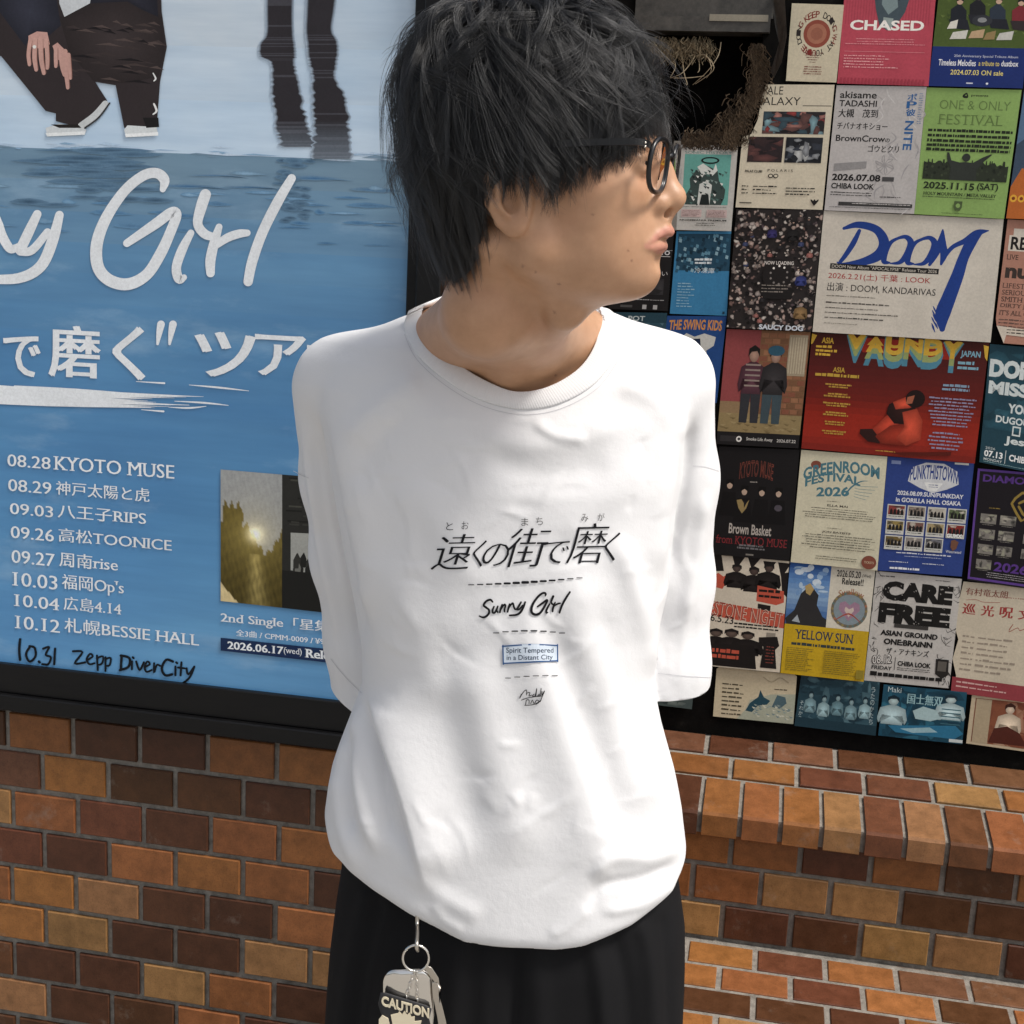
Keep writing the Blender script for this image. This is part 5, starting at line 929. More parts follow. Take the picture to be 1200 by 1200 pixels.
# lids
for sl in (-1, 1):
    g.ell(H(.0815, sl * .0315, .0405), HM, (.0142, .0160, .0132), .004); g.cap(H(.0985, sl * .021, .0395), H(.0930, sl * .044, .0408), .0036, .0026, .002, cut=True)
# lips: laid on the face as it is so far
fs_ = np.linspace(.13, .07, 241)
def surf(l, u):
    v = g.sample(np.array([H(q, l, u) for q in fs_])); i = int(np.argmax(v < 0)); return fs_[i]
up = [(.0012, 0, -.0130), (.0006, .0075, -.0126), (-.0008, .0155, -.0166), (-.0014, .0225, -.0218), (-.0014, .0280, -.0254)]; ur = [.0040, .0038, .0032, .0022, .0010]
lo = [(-.0032, 0, -.0256), (-.0030, .008, -.0260), (-.0026, .0160, -.0263), (-.0020, .0225, -.0262), (-.0008, .0275, -.0262)]; lr = [.0052, .0050, .0042, .0028, .0010]
ml = [(.0010, 0, -.0190), (.0012, .008, -.0192), (.0006, .016, -.0208), (.0004, .0230, -.0240), (.0002, .0300, -.0262)]
up, lo, ml = [[(surf(b_, c_) + a_, b_, c_) for a_, b_, c_ in q] for q in (up, lo, ml)]
for sl in (-1, 1):
    for k in range(4):
        m = lambda q: H(q[0], sl * q[1], q[2])
        g.cap(m(up[k]), m(up[k + 1]), ur[k], ur[k + 1], .0036); g.cap(m(lo[k]), m(lo[k + 1]), lr[k], lr[k + 1], .0036)
ml = [(surf(b_, c_) + .0004, b_, c_) for a_, b_, c_ in ml]
for sl in (-1, 1):
    for k in range(4): g.cap(H(ml[k][0], sl * ml[k][1], ml[k][2]), H(ml[k + 1][0], sl * ml[k + 1][1], ml[k + 1][2]), .0012, .0010, .0014, cut=True)
g.ell(H(.106, 0, -.0375), HM, (.006, .018, .006), .008, cut=True)
# ears
for sl in (-1, 1):
    q = lambda f, l, u: H(f, sl * l, u)
    er = np.array([HF * .93 + HU * .25 + HS * sl * -.2, HS * sl, HU * .97 - HF * .25]); 
    g.ell(q(-.009, .077, .008), er, (.0175, .0055, .029), .006)
    pts = [(.006, .074, .004), (.004, .078, .024), (-.006, .082, .036), (-.019, .085, .034), (-.026, .086, .020), (-.024, .084, .002), (-.016, .080, -.013), (-.008, .077, -.019)]
    for a, b in zip(pts, pts[1:]): g.cap(q(*a), q(*b), .0042, .0040, .003)
    an = [(-.009, .0835, .026), (-.016, .086, .014), (-.0155, .0855, .002), (-.009, .083, -.0065)]
    for a, b in zip(an, an[1:]): g.cap(q(*a), q(*b), .0038, .0036, .003)
    g.ell(q(-.004, .0775, -.0155), er, (.0095, .0055, .0085), .005); g.cap(q(.004, .076, .004), q(.003, .077, -.004), .0045, .004, .003)
    g.ell(q(-.006, .084, .004), er, (.0075, .006, .0095), .003, cut=True)
V, F = g.mesh(); V = relax(V, F, 3)
# keep only the surface itself
hl = (V - E0) @ HM.T
me = np_mesh('person', V, F)
M_skin = material('skin', (.58, .33, .205), .46, attr=False, Subsurface_Weight=.06, Subsurface_Scale=.006, Specular_IOR_Level=.42)
nodes(M_skin)[2].inputs['Subsurface Radius'].default_value = (1, .35, .2)
av = me.attributes.new('lip', 'FLOAT', 'POINT'); lipw = np.zeros(len(V))
for P_, r_ in ((up, ur), (lo, lr)):
    for k in range(4):
        for sl in (-1, 1):
            a, b = np.array(P_[k]) * (1, sl, 1), np.array(P_[k + 1]) * (1, sl, 1); d = b - a; t = np.clip(((hl - a) @ d) / (d @ d), 0, 1); dist = np.linalg.norm(hl - a - d * t[:, None], axis=1); lipw = np.maximum(lipw, np.clip(1 - (dist - (r_[k] + (r_[k + 1] - r_[k]) * t) - .0004) / .0016, 0, 1))
av.data.foreach_set('value', lipw.astype(np.float32))
t_, n_, b_ = nodes(M_skin); at = n_.new('ShaderNodeAttribute'); at.attribute_name = 'lip'
nz = noise_node(M_skin, 45, 5, .6); c = ramp(M_skin, nz.outputs[0], [(.3, (.425, .236, .136)), (.7, (.515, .297, .180))])
nz2 = noise_node(M_skin, 10, 3, .5); c = mix(M_skin, c, (.50, .235, .145), ramp(M_skin, nz2.outputs[0], [(.52, 0), (.75, .5)]))
c = mix(M_skin, c, (.50, .225, .165), at.outputs['Fac'])
moles = [(740, 305), (756, 208), (695, 252), (628, 319), (613, 312), (651, 440), (655, 333), (650, 366), (736, 294)]
mm = me.attributes.new('mole', 'FLOAT', 'POINT'); pxv = to_px(V); mw = np.zeros(len(V)); front = vnormals(V, F) @ FWD < 0
for x, y in moles: mw = np.maximum(mw, np.clip(1.6 - np.hypot(pxv[:, 0] - x, pxv[:, 1] - y) / 1.2, 0, .55) * front)
mm.data.foreach_set('value', mw.astype(np.float32)); am = n_.new('ShaderNodeAttribute'); am.attribute_name = 'mole'; c = mix(M_skin, c, (.16, .07, .045), am.outputs['Fac']); setcol_in = b_.inputs['Base Color']; t_.links.new(c, setcol_in)
nz3 = noise_node(M_skin, 900, 2, .6); bump(M_skin, nz3.outputs[0], .18, .0004)
PERSON = link('person', me, M_skin, smooth=True)
tag(PERSON, 'young man in a white printed t-shirt and black trousers, head turned to the right', 'person')
# eyes
mb = MB()
M_eye = material('eye', rough=.12, attr=True)
for sl in (-1, 1):
    mb = MB(); c0 = H(.0815, sl * .0315, .0405); R_ = .0122
    for i in range(16):
        for j in range(24):
            def sp(i, j): a, b = pi * i / 16, 2 * pi * j / 24; return c0 + R_ * (HF * cos(a) + HS * sin(a) * cos(b) + HU * sin(a) * sin(b))
            mb.poly([sp(i, j), sp(i + 1, j), sp(i + 1, j + 1), sp(i, j + 1)], (.01, .006, .005) if i < 3 else (.05, .025, .012) if i < 5 else (.62, .56, .5))
    mb.build('eye', M_eye, PERSON, True)

# ---------------------------------------------------------------- white t-shirt
SG = Grid(np.arange(-.30, .29, .0024), np.arange(1.19, 1.58, .0024), np.arange(.67, 1.46, .0024))
SG.add((-.28, 1.2, .68), (.26, 1.56, 1.46), lambda X, Y, Z: smax(torso(X, Y, Z), np.interp(X, HX, HZ) - Z + .0 * Y, .022), .02)
kz = lambda X, Y, Z: .005 + .032 * np.clip((Z - zy(520)) / (zy(420) - zy(520)), 0, 1) + 0 * X
SLV = []
def sleeve(px, rr, cutp, cutn):
    P_ = [on_y(x, y, Y) for x, y, Y in px]; gg = Grid(*SG.a)
    for i in range(len(P_) - 1): gg.cap(P_[i], P_[i + 1], rr[i], rr[i + 1], .02)
    X, Y, Z = SG.a[0][:, None, None], SG.a[1][None, :, None], SG.a[2][None, None, :]
    pl_ = (X - cutp[0]) * cutn[0] + (Y - cutp[1]) * cutn[1] + (Z - cutp[2]) * cutn[2]
    SLV.append((gg.f.copy(), cutp, cutn)); v = gg.f; k = kz(X, Y, Z); h = np.clip(.5 + .5 * (v - SG.f) / k, 0, 1); SG.f[:] = v * (1 - h) + SG.f * h - k * h * (1 - h)
cutL = (on_y(408, 820, 1.46), np.array([-.45, .1, -.88])); cutR = (on_y(800, 807, 1.43), np.array([.03, .12, -.99]))
cutL = (cutL[0], cutL[1] / np.linalg.norm(cutL[1])); cutR = (cutR[0], cutR[1] / np.linalg.norm(cutR[1]))
sleeve([(401, 456, 1.395), (411, 560, 1.430), (421, 650, 1.452), (432, 750, 1.470), (446, 900, 1.50)], [.0525, .0525, .052, .048, .05], *cutL)
sleeve([(777, 456, 1.395), (782, 560, 1.428), (781, 680, 1.445), (777, 780, 1.45), (774, 900, 1.46)], [.0540, .0525, .0505, .0505, .053], *cutR)
V, F = SG.mesh(); V = relax(V, F, 3); N = vnormals(V, F); px = to_px(V)
def along(pts):
    p = np.array(spline(pts, 6)); d = np.full(len(px), 1e9); sgn = np.zeros(len(px)); tt = np.zeros(len(px)); L = np.concatenate([[0], np.cumsum(np.linalg.norm(np.diff(p, axis=0), axis=1))])
    for i in range(len(p) - 1):
        a, b = p[i], p[i + 1]; e = b - a; t = np.clip(((px - a) @ e) / (e @ e), 0, 1); q = px - a - e * t[:, None]; dd = np.hypot(q[:, 0], q[:, 1]); m = dd < d
        d = np.where(m, dd, d); sgn = np.where(m, np.sign(e[0] * (px[:, 1] - a[1]) - e[1] * (px[:, 0] - a[0])), sgn); tt = np.where(m, (L[i] + t * (L[i + 1] - L[i])) / L[-1], tt)
    return d, sgn, tt
disp = np.zeros(len(V)); fr = np.clip(-(N @ FWD) * 2.5, 0, 1)
# (points along the fold, height in mm, width on its two sides in px)
FOLDS = [([(432, 800), (452, 862), (474, 930), (492, 1000), (503, 1048)], 6, 7, 34), ([(428, 815), (444, 880), (462, 950), (480, 1010)], -4, 10, 7), ([(424, 812), (418, 880), (426, 950), (446, 1008)], 4, 7, 12), ([(408, 850), (399, 915), (404, 975), (424, 1030)], 3.5, 8, 10), ([(418, 850), (409, 915), (414, 985)], -3, 6, 6), ([(440, 850), (446, 920), (458, 990)], -3, 6, 6), ([(392, 900), (388, 960), (398, 1020)], 2, 6, 8),
    ([(650, 640), (700, 760), (752, 880), (792, 975)], 4.5, 34, 28), ([(690, 690), (738, 830), (776, 930)], -3.5, 22, 20), ([(600, 690), (645, 820), (690, 950), (705, 1050)], 4.5, 34, 26), ([(640, 720), (690, 860), (735, 985)], -3.5, 20, 22), ([(545, 760), (585, 900), (618, 1020)], 4, 34, 34), ([(500, 720), (530, 850), (560, 1000)], -3, 30, 26), ([(720, 620), (756, 730), (770, 800)], 3, 14, 14),
    ([(803, 985), (765, 1004), (715, 1004), (690, 1034)], 3, 8, 12), ([(800, 1008), (755, 1030), (705, 1040), (690, 1070)], -2.5, 9, 8), ([(798, 1030), (750, 1060), (700, 1068)], 2, 8, 8), ([(640, 1098), (664, 1088), (692, 1062)], 1.0, 6, 9), ([(505, 1055), (520, 1078), (545, 1092)], 1.0, 6, 8), ([(470, 1010), (520, 1052), (570, 1078)], 2, 12, 12),
    ([(372, 478), (386, 545), (402, 620), (417, 700), (428, 780)], -4, 9, 9), ([(392, 478), (406, 560), (424, 650), (436, 740)], 4, 14, 24), ([(812, 478), (806, 545), (795, 605), (784, 680)], -3.5, 8, 8), ([(792, 490), (782, 580), (772, 680)], 3, 18, 12),
    ([(354, 490), (366, 580), (384, 680), (402, 770)], 3, 6, 8), ([(364, 500), (378, 600), (396, 700)], -2.5, 6, 6), ([(346, 500), (356, 580), (372, 680)], -1.8, 6, 6), ([(828, 570), (816, 650), (800, 730)], 3, 8, 9), ([(838, 610), (826, 690), (812, 770)], -.8, 9, 9), ([(806, 690), (800, 760), (796, 812)], 1.0, 7, 8), ([(822, 700), (818, 770), (816, 815)], .8, 6, 8),
    ([(545, 498), (610, 520), (680, 514), (738, 492)], 2, 14, 18), ([(560, 535), (640, 556), (720, 540)], -1.6, 16, 16), ([(622, 492), (650, 510), (690, 516)], 1.6, 6, 8), ([(500, 445), (456, 470), (404, 520)], 3, 16, 22), ([(720, 445), (768, 470), (806, 520)], 3, 14, 20), ([(480, 470), (440, 520), (420, 580)], -2, 18, 18), ([(460, 560), (520, 620), (560, 700)], 1.8, 22, 22), ([(760, 540), (700, 590), (660, 640)], 1.6, 18, 18), ([(440, 640), (490, 740), (520, 840)], 2.2, 20, 24)]
for fi, (pts, amp, wl_, wr_) in enumerate(FOLDS):
    amp *= 1.5 if fi < 7 else 1.2
    d, sg, t = along(pts); w = np.where(sg > 0, wl_, wr_); e = np.clip(np.minimum(t, 1 - t) * 5, .0, 1); e = e * e * (3 - 2 * e); disp += amp * .00125 * np.exp(-(d / w) ** 2) * e
u1 = px[:, 0] * .9 + px[:, 1] * .35; u2 = px[:, 1] * .8 - px[:, 0] * .4
disp += .0006 * np.sin(u1 / 17 + 1.3 * np.sin(u2 / 60)) * (.5 + .5 * np.sin(u2 / 90 + u1 / 140)) + .0005 * np.sin(u1 / 8.5 + 2 * np.sin(u2 / 35)) * np.clip(np.sin(u2 / 55 + 1.1) - .2, 0, 1)
rw = random.Random(17)
for i in range(110):                     # small creases: out from the armpits, down the front, round the gathered hem
    zone = rw.random()
    if zone < .3: x, y = rw.gauss(430, 34), rw.uniform(500, 800); a_ = rw.gauss(1.15, .25)
    elif zone < .55: x, y = rw.gauss(765, 28), rw.uniform(500, 900); a_ = rw.gauss(1.95, .3)
    elif zone < .8: x, y = rw.uniform(420, 790), rw.uniform(860, 1010); a_ = rw.gauss(1.0 if x < 600 else 2.3, .5)
    else: x, y = rw.uniform(400, 790), rw.uniform(490, 760); a_ = rw.gauss(.5 if x < 600 else 2.6, .4)
    L_ = rw.uniform(22, 75); b_ = rw.uniform(-.25, .25); q = [(x, y), (x + L_ * .5 * cos(a_), y + L_ * .5 * sin(a_)), (x + L_ * cos(a_ + b_), y + L_ * sin(a_ + b_))]
    d, sg, t = along(q); w = np.where(sg > 0, rw.uniform(3, 5), rw.uniform(5, 10)); e = np.clip(np.minimum(t, 1 - t) * 3, 0, 1); disp += rw.choice((1, 1, -.8)) * rw.uniform(.0004, .0011) * np.exp(-(d / w) ** 2) * e
V = V + N * (disp * fr)[:, None]
# openings: neck, hem, sleeve ends
col_in = [(497, 357), (494.5, 374), (508, 399), (538, 427), (573, 448), (606, 459), (643, 453), (678, 432), (697, 404), (700.5, 378), (694, 360)]
col_out = [(478, 366), (474, 386), (489, 416), (524, 447), (566, 470), (612, 480), (656, 473), (698, 449), (722, 414), (724, 384), (712, 364)]
fc = V[F].mean(1); fpx = to_px(fc); fn = np.cross(V[F[:, 2]] - V[F[:, 0]], V[F[:, 3]] - V[F[:, 1]]); fn /= np.linalg.norm(fn, axis=1)[:, None] + 1e-12
mid = [((a[0] * .5 + b[0] * .5), (a[1] * .5 + b[1] * .5)) for a, b in zip(col_in, col_out)]
def inside(P_, poly):
    r_ = np.zeros(len(P_), bool); n = len(poly)
    for i in range(n):
        (x0, y0), (x1, y1) = poly[i], poly[(i + 1) % n]; m = ((y0 > P_[:, 1]) != (y1 > P_[:, 1])); xx = (x1 - x0) * (P_[:, 1] - y0) / (y1 - y0 + 1e-9) + x0; r_ ^= m & (P_[:, 0] < xx)
    return r_
kill = inside(fpx, [(mid[0][0] + 4, 300)] + mid + [(mid[-1][0] - 4, 300)]) & (fc[:, 1] < 1.43) & (fc[:, 2] > zy(500))
hemz = np.interp(fc[:, 0], HX, HZ); kill |= (fn[:, 2] < -.72) & (fc[:, 2] < hemz + .012)
of_sleeve = []
for gf, cp, cn in SLV:
    tg = Grid(*SG.a); tg.f = gf; m = (np.abs(tg.sample(fc)) < .009) & (torso(fc[:, 0], fc[:, 1], fc[:, 2]) > -.004) & (fc[:, 2] < zy(700)); dd = (fc - cp) @ cn; kill |= m & (dd > .006); of_sleeve.append(m & (np.abs(dd) <= .0065))
of_sleeve = [m[~kill] for m in of_sleeve]; F = F[~kill]; used = np.unique(F); rem = np.full(len(V), -1); rem[used] = np.arange(len(used)); V = V[used]; F = rem[F]
sme = np_mesh('t_shirt', V, F); bm = bmesh.new(); bm.from_mesh(sme); bm.faces.ensure_lookup_table()
for m, (gf, cp, cn) in zip([[bm.faces[i] for i in np.nonzero(m)[0]] for m in of_sleeve], SLV):      # straight open sleeve hems
    m = [f for f in m if f.is_valid]; bmesh.ops.bisect_plane(bm, geom=m + list({e for f in m for e in f.edges}) + list({v for f in m for v in f.verts}), plane_co=cp, plane_no=cn, clear_outer=True, dist=1e-5)
bm.to_mesh(sme); bm.free()
M_shirt = material('white_jersey', (.74, .74, .75), .85, Sheen_Weight=.1, Specular_IOR_Level=.2)
nz = noise_node(M_shirt, 1400, 2, .5); nzb = noise_node(M_shirt, 90, 4, .6); bump(M_shirt, nz.outputs[0], .22, .0006); bump(M_shirt, nzb.outputs[0], .12, .002); nzc = noise_node(M_shirt, 16, 5, .62); bump(M_shirt, nzc.outputs[0], .13, .010); nzd = noise_node(M_shirt, 42, 4, .6, stretch=(1, 1, .55)); bump(M_shirt, nzd.outputs[0], .06, .004)
SHIRT = link('t_shirt', sme, M_shirt, PERSON, True)
so = SHIRT.modifiers.new('thickness', 'SOLIDIFY'); so.thickness = .0018; so.offset = -1
bvh = BVHTree.FromPolygons(V.tolist(), F.tolist())
def on_shirt(x, y, out=.0):
    """from the front on to the shirt"""
    q = on_y(x, y, 1.0); d = np.array(ray(x, y)); d /= np.linalg.norm(d); h = bvh.ray_cast(Vector(ORG), Vector(d))
    if h[0] is None: q = on_y(x, y, 1.33); return q
    return np.array(h[0]) + np.array(h[1]) * np.sign(-(np.array(h[1]) @ d)) * out
# ribbed collar: a band round the neck, its front edge lying on the shirt
def loop(pp, Yb, zb_, xb, out):
    L = [on_shirt(x, y, out) for x, y in pp]
    return L
ci, co = [], []
for (a, b) in zip(col_in, col_out):
    o = on_shirt(b[0], b[1], .0012); dO = ray(b[0], b[1]); dep = o[1]; ydf = dep + (.006 if 380 < b[1] else .012); i_ = on_y(a[0], a[1], ydf); ci.append(i_); co.append(o)
bk = [(.62, 1.0), (.35, 1.0), (0, 1.0), (-.35, 1.0), (-.62, 1.0)]
cR, cL = ci[-1], ci[0]; xm, hw = (cR[0] + cL[0]) / 2, (cR[0] - cL[0]) / 2
for t, _ in bk:
    yb = max(cR[1], cL[1]) + .066 * sqrt(max(0, 1 - t * t)) * .95; zb2 = max(cR[2], cL[2]) + .012 * (1 - t * t) + .002
    ci.append(np.array([xm + hw * t * 1.02, yb, zb2])); co.append(np.array([xm + hw * t * 1.22, yb + .014, zb2 - .018]))
ci = spline(ci + [ci[0]], 8)[:-1]; co = spline(co + [co[0]], 8)[:-1]; n = len(ci); vs_, fs_ = [], []
prof = [(0, -.0016), (0, .0006), (.06, .0012), (.5, .0015), (.93, .0013), (1.0, .0002), (1.0, -.0012)]
for i in range(n):
    a, b = np.array(ci[i]), np.array(co[i]); t = np.array(ci[(i + 1) % n]) - np.array(ci[i - 1]); w = b - a; nr = np.cross(t, w); nr /= np.linalg.norm(nr) + 1e-9
    cen = np.array([xm, 1.36, a[2]]); nr *= np.sign(nr @ (a + (0, 0, .03) - cen) + 1e-9)
    for s_, h_ in prof: vs_.append(a + w * s_ + nr * h_)
m = len(prof)
for i in range(n):
    j = (i + 1) % n
    for k in range(m - 1): fs_.append((i * m + k, i * m + k + 1, j * m + k + 1, j * m + k))
    fs_.append((i * m + m - 1, i * m, j * m, j * m + m - 1))
mb = MB(); mb.mesh(vs_, fs_)
M_rib = material('white_rib', (.74, .74, .75), .85, Sheen_Weight=.1, Specular_IOR_Level=.2)
CO = mb.build('collar', M_rib, SHIRT, True); uv = CO.data.uv_layers.new(name='along'); ar = np.zeros((len(CO.data.loops), 2))
li = np.zeros(len(CO.data.loops), np.int32); CO.data.loops.foreach_get('vertex_index', li); ar[:, 0] = (li // m) / n; CO.data.uv_layers['along'].data.foreach_set('uv', ar.ravel())
t_, n_, b_ = nodes(M_rib); u_ = n_.new('ShaderNodeUVMap'); u_.uv_map = 'along'; wv = n_.new('ShaderNodeTexWave'); wv.inputs['Scale'].default_value = 72; t_.links.new(u_.outputs[0], wv.inputs[0]); bump(M_rib, wv.outputs['Fac'], .22, .0010); nz = noise_node(M_rib, 1400, 2); bump(M_rib, nz.outputs[0], .2, .0006)
M_thr = material('thread', rough=.9, attr=True)
# the print on the chest
PS = Print(None, fn=lambda x, y, z: on_shirt(x, y, .0009 + z)); PS.step = 2e-6
def stext(t, x0, y0, x1, y1, col='#15151a', tilt=0, **kw):
    B = Print(None, fn=lambda x, y, z: on_shirt(x, y - (x - (x0 + x1) / 2) * tilt, .0009 + z)); B.mb = PS.mb; B.k = PS.k; B.step = PS.step; B.text(t, (x0, y0, x1, y1), col, **kw); PS.k = B.k
for t, a, b, c, d in (('遠', 505, 626, 556, 667), ('く', 554, 633, 570, 664), ('の', 565, 637, 596, 663), ('街', 594, 619, 645, 664), ('で', 637, 634, 667, 660), ('磨', 663, 613, 713, 660), ('く', 708, 624, 726, 657)): stext(t, a, b, c, d, shear=.30, bold=-.014, mincho=.022, tilt=.02)
for t, x, y in (('と', 527, 617), ('お', 545, 616), ('ま', 615, 612), ('ち', 632, 611), ('み', 685, 607), ('が', 704, 606)): stext(t, x - 4, y - 5, x + 4, y + 4, bold=-.01)
def dash(x0, x1, y0, n_, wmax, wmin, bow, tilt):
    for i in range(n_):
        t = (i + .5) / n_; x = x0 + (x1 - x0) * t; h = (x1 - x0) / n_ * .29; w = wmin + (wmax - wmin) * (1 - abs(2 * t - 1)) ** 1.2; y = y0 + bow * (4 * t * (1 - t)) - tilt * (x - x0); PS.stroke([(x - h, y), (x, y), (x + h, y)], [w] * 3, '#15151a', 1)
dash(547, 684, 685, 13, 3.2, .9, 1.5, .062); dash(576, 664, 742, 8, 1.8, .9, -3, -.0); dash(590, 655, 795, 6, .9, .8, -1.5, .05)
def sb(p_, w_): PS.stroke(p_, w_, '#121216', 5)
sunny_girl(sb, lambda x, y: (561 + (x + 210) * .189 + (330 - y) * .02, 722 - (335 - y) * .192 - (x + 210) * .013 + 3), .21)
bx_ = lambda u, v: (589.5 + 63.5 * u, 756.5 + 21 * v - 4 * u * (1 - u) * 1.5 - u * .8 - v * u * 2.2)
for i in range(16):
    for j in range(5): PS.poly([bx_(i / 16, j / 5), bx_((i + 1) / 16, j / 5), bx_((i + 1) / 16, (j + 1) / 5), bx_(i / 16, (j + 1) / 5)], '#cfdae6'); PS.k -= 1
PS.k += 60
for q in ([(589, 757), (621, 755), (653, 756)], [(590, 777), (621, 775.5), (653, 774)], [(589.5, 756), (590, 778)], [(653, 755), (653, 775)]): PS.stroke(q, [1.5] * len(q), '#2d5486', 3)
stext('Spirit Tempered', 593.5, 758.5, 648, 766.5, '#26364e', tilt=.0, bold=.004); stext('in a Distant City', 594, 767, 647, 774.5, '#26364e', tilt=.01, bold=.004)
for q in ([(611, 813), (609, 818), (613, 811), (617, 808), (617, 814)], [(617, 812), (621, 811), (620, 815), (623, 814)], [(626, 813), (624, 815), (627, 815), (629, 806), (628, 815)], [(632, 813), (630, 815), (633, 814), (634, 806), (633, 815)], [(635, 810), (635, 814), (638, 809), (633, 822)], [(611, 820), (620, 817), (636, 815)], [(616, 826), (617, 820), (620, 820), (620, 824)], [(622, 824), (624, 820), (626, 824), (629, 820), (632, 822), (628, 825)], [(615, 826), (626, 825), (634, 820)]): PS.stroke(q, [.9] * len(q), '#15151a', 4)
for q in ([(474, 392), (489, 422), (524, 453), (566, 476), (612, 486), (657, 479), (700, 455), (727, 418)], [(771, 789), (800, 792), (832, 794)], [(388, 772), (404, 792), (424, 812)], [(812, 546), (826, 547), (842, 552)], [(344, 552), (352, 556), (362, 560)]):
    ST = Print(None, fn=lambda x, y, z: on_shirt(x, y, .0005 + z)); ST.step = 1e-6; ST.stroke(q, [.6] * len(q), '#c2c2c6', 8); ST.mb.build('seam', M_thr, SHIRT)
o = PS.mb.build('chest_print', material('chest_ink', rough=.7, attr=True, Specular_IOR_Level=.2), SHIRT)

# ---------------------------------------------------------------- black trousers and shoes
TL = edge([(1000, 404), (1045, 397), (1100, 390), (1150, 386), (1200, 383), (1500, 378)], 1.40); TR = edge([(1000, 790), (1070, 800), (1120, 800), (1200, 797), (1500, 790)], 1.40)
TG = Grid(np.arange(-.30, .30, .006), np.arange(1.16, 1.62, .006), np.arange(.0, .95, .006))
def hips(X, Y, Z):
    xl, xr = np.interp(Z, *TL), np.interp(Z, *TR); cx, a = (xl + xr) / 2, (xr - xl) / 2; b = np.interp(Z, [0, .5, .75, .9], [.10, .115, .128, .118]); q = (np.abs((X - cx) / a) ** 2.6 + np.abs((Y - 1.392) / b) ** 2.6 + 1e-9) ** (1 / 2.6)
    d = (q - 1) * np.minimum(a, b); gap = .012 + .05 * np.clip((.62 - Z) / .6, 0, 1); sl = gap - np.abs(X - cx) - 4 * np.maximum(0, Z - .66); return smax(smax(smax(d, sl, .03), .025 - Z, .005), Z - .90, .01)
TG.add((-.29, 1.2, 0), (.29, 1.6, .92), hips, .01)
V, F = TG.mesh(); V = relax(V, F, 3); N = vnormals(V, F); px = to_px(V); disp = np.zeros(len(V)); fr = np.clip(-(N @ FWD) * 2.5, 0, 1)
for pts, amp, a, b in (([(458, 1060), (446, 1110), (432, 1200), (420, 1400)], 6, 14, 8), ([(430, 1050), (416, 1110), (404, 1200), (398, 1400)], 5, 10, 8), ([(445, 1060), (428, 1130), (416, 1220)], -4, 8, 8), ([(540, 1100), (536, 1150), (530, 1220), (526, 1400)], 5, 16, 12), ([(604, 1105), (602, 1160), (600, 1220), (600, 1400)], -6, 7, 7), ([(628, 1105), (630, 1160), (634, 1300)], 5, 12, 14), ([(690, 1100), (700, 1150), (706, 1220), (712, 1400)], 6, 7, 14), ([(720, 1100), (735, 1160), (742, 1300)], -4, 9, 9), ([(752, 1090), (762, 1150), (766, 1300)], 5, 8, 10), ([(778, 1080), (784, 1150), (786, 1300)], -3, 6, 6), ([(575, 1110), (570, 1160), (566, 1300)], 3, 9, 9)):
    d, sg, t = along(pts); w = np.where(sg > 0, a, b); disp += amp * .001 * np.exp(-(d / w) ** 2)
V = V + N * (disp * fr)[:, None]
M_trs = material('black_cloth', (.0075, .0075, .0085), .8, Specular_IOR_Level=.15); nz = noise_node(M_trs, 1500, 2); bump(M_trs, nz.outputs[0], .25, .0005)
link('trousers', np_mesh('trousers', V, F), M_trs, PERSON, True)
M_shoe = material('shoe_leather', (.008, .008, .009), .35)
for sx in (-1, 1):
    G2 = Grid(np.arange(-.25, .27, .005), np.arange(1.15, 1.55, .005), np.arange(-.01, .16, .005)); c = (.01 + sx * .112, 1.335, .04)
    G2.ell(c, np.eye(3), (.052, .15, .05), .01); G2.ell((c[0], 1.41, .07), np.eye(3), (.045, .06, .06), .02)
    X, Y, Z = G2.a[0][:, None, None], G2.a[1][None, :, None], G2.a[2][None, None, :]; G2.f = smax(G2.f, .002 - Z + 0 * X + 0 * Y, .004).astype(np.float32)
    v_, f_ = G2.mesh(); link('shoe', np_mesh('shoe', v_, f_), M_shoe, PERSON, True)

# ---------------------------------------------------------------- hair: an under layer and many strands in locks
R0 = lambda th: np.interp(abs(th), [0, 30, 60, 90, 120, 150, 180], [.121, .117, .103, .096, .100, .109, .115])
UEND = lambda th: np.interp(abs(th), [0, 18, 32, 44, 54, 63, 70, 78, 96, 102, 110, 130, 180], [.046, .043, .036, .029, .014, -.003, -.004, .004, .002, -.02, -.052, -.070, -.086])
HT, L1, UM = .132, .175, .045
def shell(th, s, lam=1.0):
    """point on the hair's outer shell: th degrees round the head (0 front, 90 near side, 180 back), s metres down from the crown"""
    r0 = R0(th) * lam
    if s < L1:
        ph = s / L1 * pi / 2; u = UM + HT * (.25 + .75 * lam) * cos(ph) ** (2 / 2.5); r = r0 * sin(ph) ** (2 / 2.5)
    else:
        u = UM - (s - L1); t = max(0, .03 - u); w = min(max((abs(th) - 85) / 35, 0), 1); r = r0 * (1 - (.7 * t) * (1 - w) - w * (2.2 * t + 9 * t * t))
    a = radians(th); cb = -.014 - .018 * max(0, (u - UM) / HT)
    return H(cb + r * cos(a), r * sin(a), u)
def s_end(th): return L1 + UM - UEND(th)
def wrap(th): return (th + 180) % 360 - 180
mb = MB(); NT, NS = 96, 34; P_ = []
for i in range(NT):
    th = -180 + 360 * i / NT; se = s_end(th) - .012 - .03 * max(0, 1 - abs(abs(th) - 66) / 16)
    for j in range(NS): P_.append(shell(th, .002 + (se - .002) * j / (NS - 1), (.84 + .07 * max(0, 1 - abs(th) / 50)) + .012 * sin(i * 1.7 + j * .9) + .01 * sin(i * .6 - j * .35) - .03 * max(0, j / NS - .8)))
fs_ = []
for i in range(NT):
    k = (i + 1) % NT
    for j in range(NS - 1): fs_.append((i * NS + j, i * NS + j + 1, k * NS + j + 1, k * NS + j))
